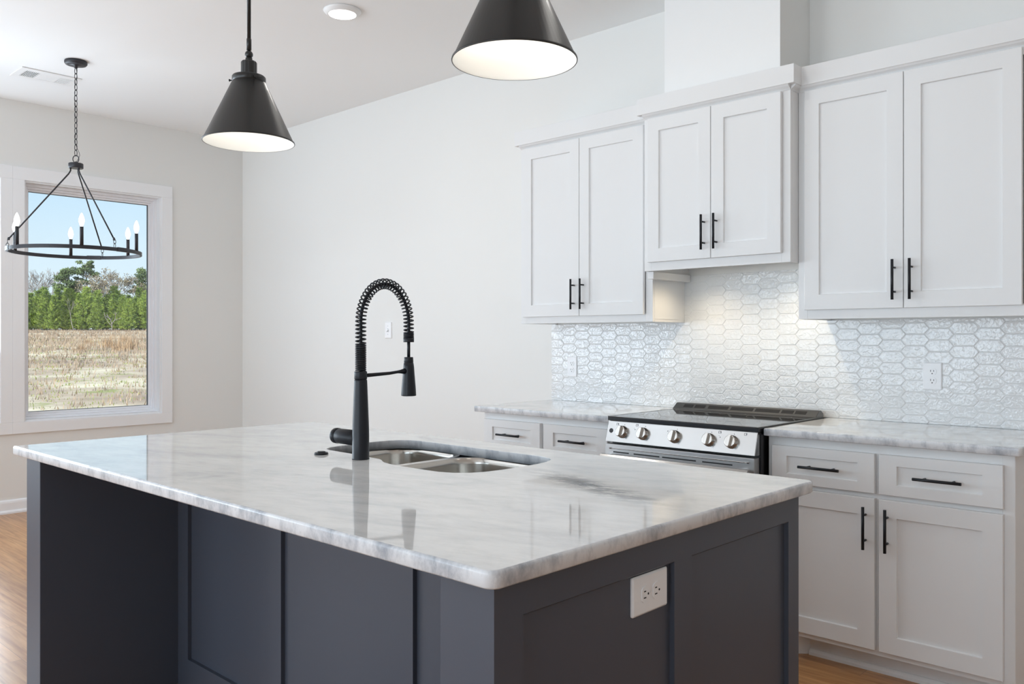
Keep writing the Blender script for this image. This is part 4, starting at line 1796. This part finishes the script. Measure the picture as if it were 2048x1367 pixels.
def bare_tree(label, u, s_, h_, seed, spread=0.5, buds=0, trunk=0.28, depth=6, first=0.26, group='bare trees behind the pines'):
    rr = random.Random(seed)
    base = at(u, s_)
    t = thing('bare_tree', label, 'tree', base, group)
    bm = bm_new()
    tips = []
    p0 = Vector((0, 0, -0.2))
    limb(bm, p0, Vector((0, 0, 1)), h_ * first, trunk * 0.6, depth, rr, tips, 0.5, 2, spread, 0.80)
    top = max(v.co.z for v in bm.verts)
    bmesh.ops.scale(bm, vec=(h_ / top,) * 3, verts=bm.verts)
    tips = [x_ * (h_ / top) for x_ in tips]
    bmesh.ops.translate(bm, vec=base, verts=bm.verts)
    obj('trunk_and_branches', bm, M['bark'], t)
    if buds:
        bm = bm_new()
        for x_ in tips:
            leaf_cloud(bm, x_ + base, 0.40, buds, 0.20, rr)
        obj('foliage', bm, M['budding'], t, 'thin reddish new growth')
    return t


def tall_pine(label, u, s_, h_, crown, seed):
    rr = random.Random(seed)
    base = at(u, s_)
    t = thing('tall_pine', label, 'tree', base, 'tall pines behind the young ones')
    bm = bm_new()
    pts = [base + Vector((0, 0, -0.2))]
    for k in range(1, 7):
        pts.append(base + Vector((rr.gauss(0, 0.08), rr.gauss(0, 0.08), h_ * 0.93 * k / 6)))
    add_tube(bm, pts, 0.2, n=7, radii=[0.22 - 0.025 * k for k in range(7)])
    fo = bm_new()
    for k in range(60):
        z_ = h_ * rr.uniform(0.40, 0.97)
        f = (z_ / h_ - 0.40) / 0.57
        reach = crown * (1.0 - 0.65 * f ** 1.6) * rr.uniform(0.35, 1.0)
        a = rr.uniform(0, 2 * PI)
        c = base + Vector((math.cos(a) * reach, math.sin(a) * reach, z_))
        st_ = base + Vector((0, 0, z_ - reach * 0.25))
        add_tube(bm, [st_, st_.lerp(c, 0.6) + Vector((0, 0, -0.05)), c], 0.03, n=4, cap=False)
        leaf_cloud(fo, c, rr.uniform(0.35, 0.75), 90, 0.26, rr, 0.55)
    obj('trunk_and_branches', bm, M['bark'], t)
    obj('foliage', fo, M['tallpine'], t, 'dark green needles')
    return t


def young_pine(seed, h_):
    rr = random.Random(seed)
    bm = bm_new()
    add_tube(bm, [(0, 0, -0.2), (rr.gauss(0, 0.03), 0, h_ * 0.5), (rr.gauss(0, 0.05), 0, h_ * 0.93)], 0.07, n=6, radii=[0.085, 0.055, 0.02])
    fo = bm_new()
    zz = 0.25
    while zz < h_ * 0.97:
        f = zz / h_
        reach = (1.35 * (1 - f) ** 0.75 + 0.14) * (0.75 + 0.25 * min(1, f / 0.15))
        nb = 7 if f < 0.8 else 5
        off = rr.uniform(0, 2 * PI)
        for k in range(nb):
            a = off + 2 * PI * k / nb + rr.gauss(0, 0.2)
            rch = reach * rr.uniform(0.6, 1.15)
            d = Vector((math.cos(a), math.sin(a), 0))
            add_tube(bm, [Vector((0, 0, zz)), d * rch * 0.6 + Vector((0, 0, zz + rch * 0.10)), d * rch + Vector((0, 0, zz + rch * 0.35))], 0.014, n=3, cap=False)
            m_ = max(3, int(rch * 7))
            for q in range(1, m_ + 1):
                c = d * (rch * q / m_) + Vector((0, 0, zz + rch * 0.35 * (q / m_) ** 1.6))
                for _ in range(9):
                    v = (d * 0.5 + Vector((rr.gauss(0, 0.7), rr.gauss(0, 0.7), rr.gauss(0.5, 0.6)))).normalized()
                    sd = v.orthogonal().normalized() * 0.035
                    cc = c + Vector((rr.gauss(0, 0.06), rr.gauss(0, 0.06), rr.gauss(0, 0.06)))
                    fo.faces.new((fo.verts.new(cc - sd), fo.verts.new(cc + sd), fo.verts.new(cc + v * rr.uniform(0.2, 0.36))))
        zz += 0.42 * (1 - 0.45 * f)
    return bm, fo


protos = []
for q in range(3):
    b1, b2 = young_pine(40 + q, 5.8)
    m1 = bpy.data.meshes.new('pine_trunk')
    b1.to_mesh(m1)
    b1.free()
    m1.materials.append(M['bark'])
    m2 = bpy.data.meshes.new('pine_foliage')
    b2.to_mesh(m2)
    b2.free()
    m2.materials.append(M['pine'])
    protos.append((m1, m2))
pr = random.Random(77)
count = 0
for row, (s_, step, off) in enumerate(((119.0, 17.0, 0.0), (123.0, 19.0, 8.0), (127.0, 21.0, 3.0))):
    u = -62 + off
    while u < 420:
        uu = u + pr.uniform(-4, 4)
        ss = s_ + pr.uniform(-1.2, 1.2)
        p = at(uu, ss)
        m1, m2 = protos[count % 3]
        t = bpy.data.objects.new('young_pine', None)
        C.objects.link(t)
        t.location = p
        sc_ = pr.uniform(0.72, 1.08) + (0.05 if row else 0)
        t.scale = (sc_ * pr.uniform(0.95, 1.15), sc_ * pr.uniform(0.95, 1.15), sc_)
        t.rotation_euler = (0, 0, pr.uniform(0, 6.28))
        tag(t, 'bushy young green pine in the dense row at the far edge of the field', 'tree', 'young pines along the far edge of the field')
        for nm, mm in (('trunk', m1), ('foliage', m2)):
            o = bpy.data.objects.new(nm, mm)
            C.objects.link(o)
            o.parent = t
        count += 1
        u += step

bare_tree('slim bare white sapling standing in front of the pine row', 147, 116.5, 4.4, 5, 0.28, 0, 0.14, 3, 0.5, None)
bare_tree('short crooked bare sapling at the foot of the pine row', 224, 116.5, 2.6, 15, 0.5, 0, 0.14, 3, 0.4, None)
bare_tree('bare grey tree nearest the window edge behind the pines, twigs reaching out of view', 62, 131, 9.6, 21, 0.55, 0, 0.28, 7)
bare_tree('bare grey tree with upswept twigs between its neighbour and the dark rounded pine', 100, 133, 9.4, 22, 0.50, 0, 0.28, 7)
bare_tree('broad pale-branched tree with thin reddish growth before the tallest pine', 187, 130, 9.3, 24, 0.80, 7, 0.34, 7)
bare_tree('faint bare tree in the gap past the tallest pine', 226, 136, 9.2, 25, 0.5)
bare_tree('round-topped brownish tree next to the pine at the window frame', 262, 131, 8.2, 26, 0.75, 7, 0.30, 7)
bare_tree('bare grey tree hidden past the window frame', 318, 132, 9.0, 28, 0.5)
bare_tree('bare grey tree out past the casing', 22, 133, 9.4, 29, 0.5)
tall_pine('dark rounded pine rising between the bare grey trees and the broad pale one', 137, 132, 9.6, 2.6, 31)
tall_pine('tallest dark pine, its flat crown highest in the window', 173, 134, 10.9, 3.0, 32)
tall_pine('dark pine at the edge of the window frame, crown cut off by it', 292, 133, 9.6, 2.5, 33)

# the pine wood carries on to both sides, out of sight from the kitchen
bm = bm_new()
for k in range(90):
    uu = pr.uniform(430, 1000) if k % 2 else pr.uniform(-700, -80)
    p = at(uu, pr.uniform(118, 128))
    b2 = bmesh.new()
    b2.from_mesh(protos[k % 3][1])
    merge(bm, b2, Matrix.Translation(p) @ Matrix.Rotation(pr.uniform(0, 6.28), 4, 'Z') @ Matrix.Scale(pr.uniform(0.8, 1.1), 4))
tag(obj_at('pine_woods', bm, M['pine'], tuple(at(700, 123))), 'solid run of young pines continuing past the window on both sides', 'trees', kind='stuff')
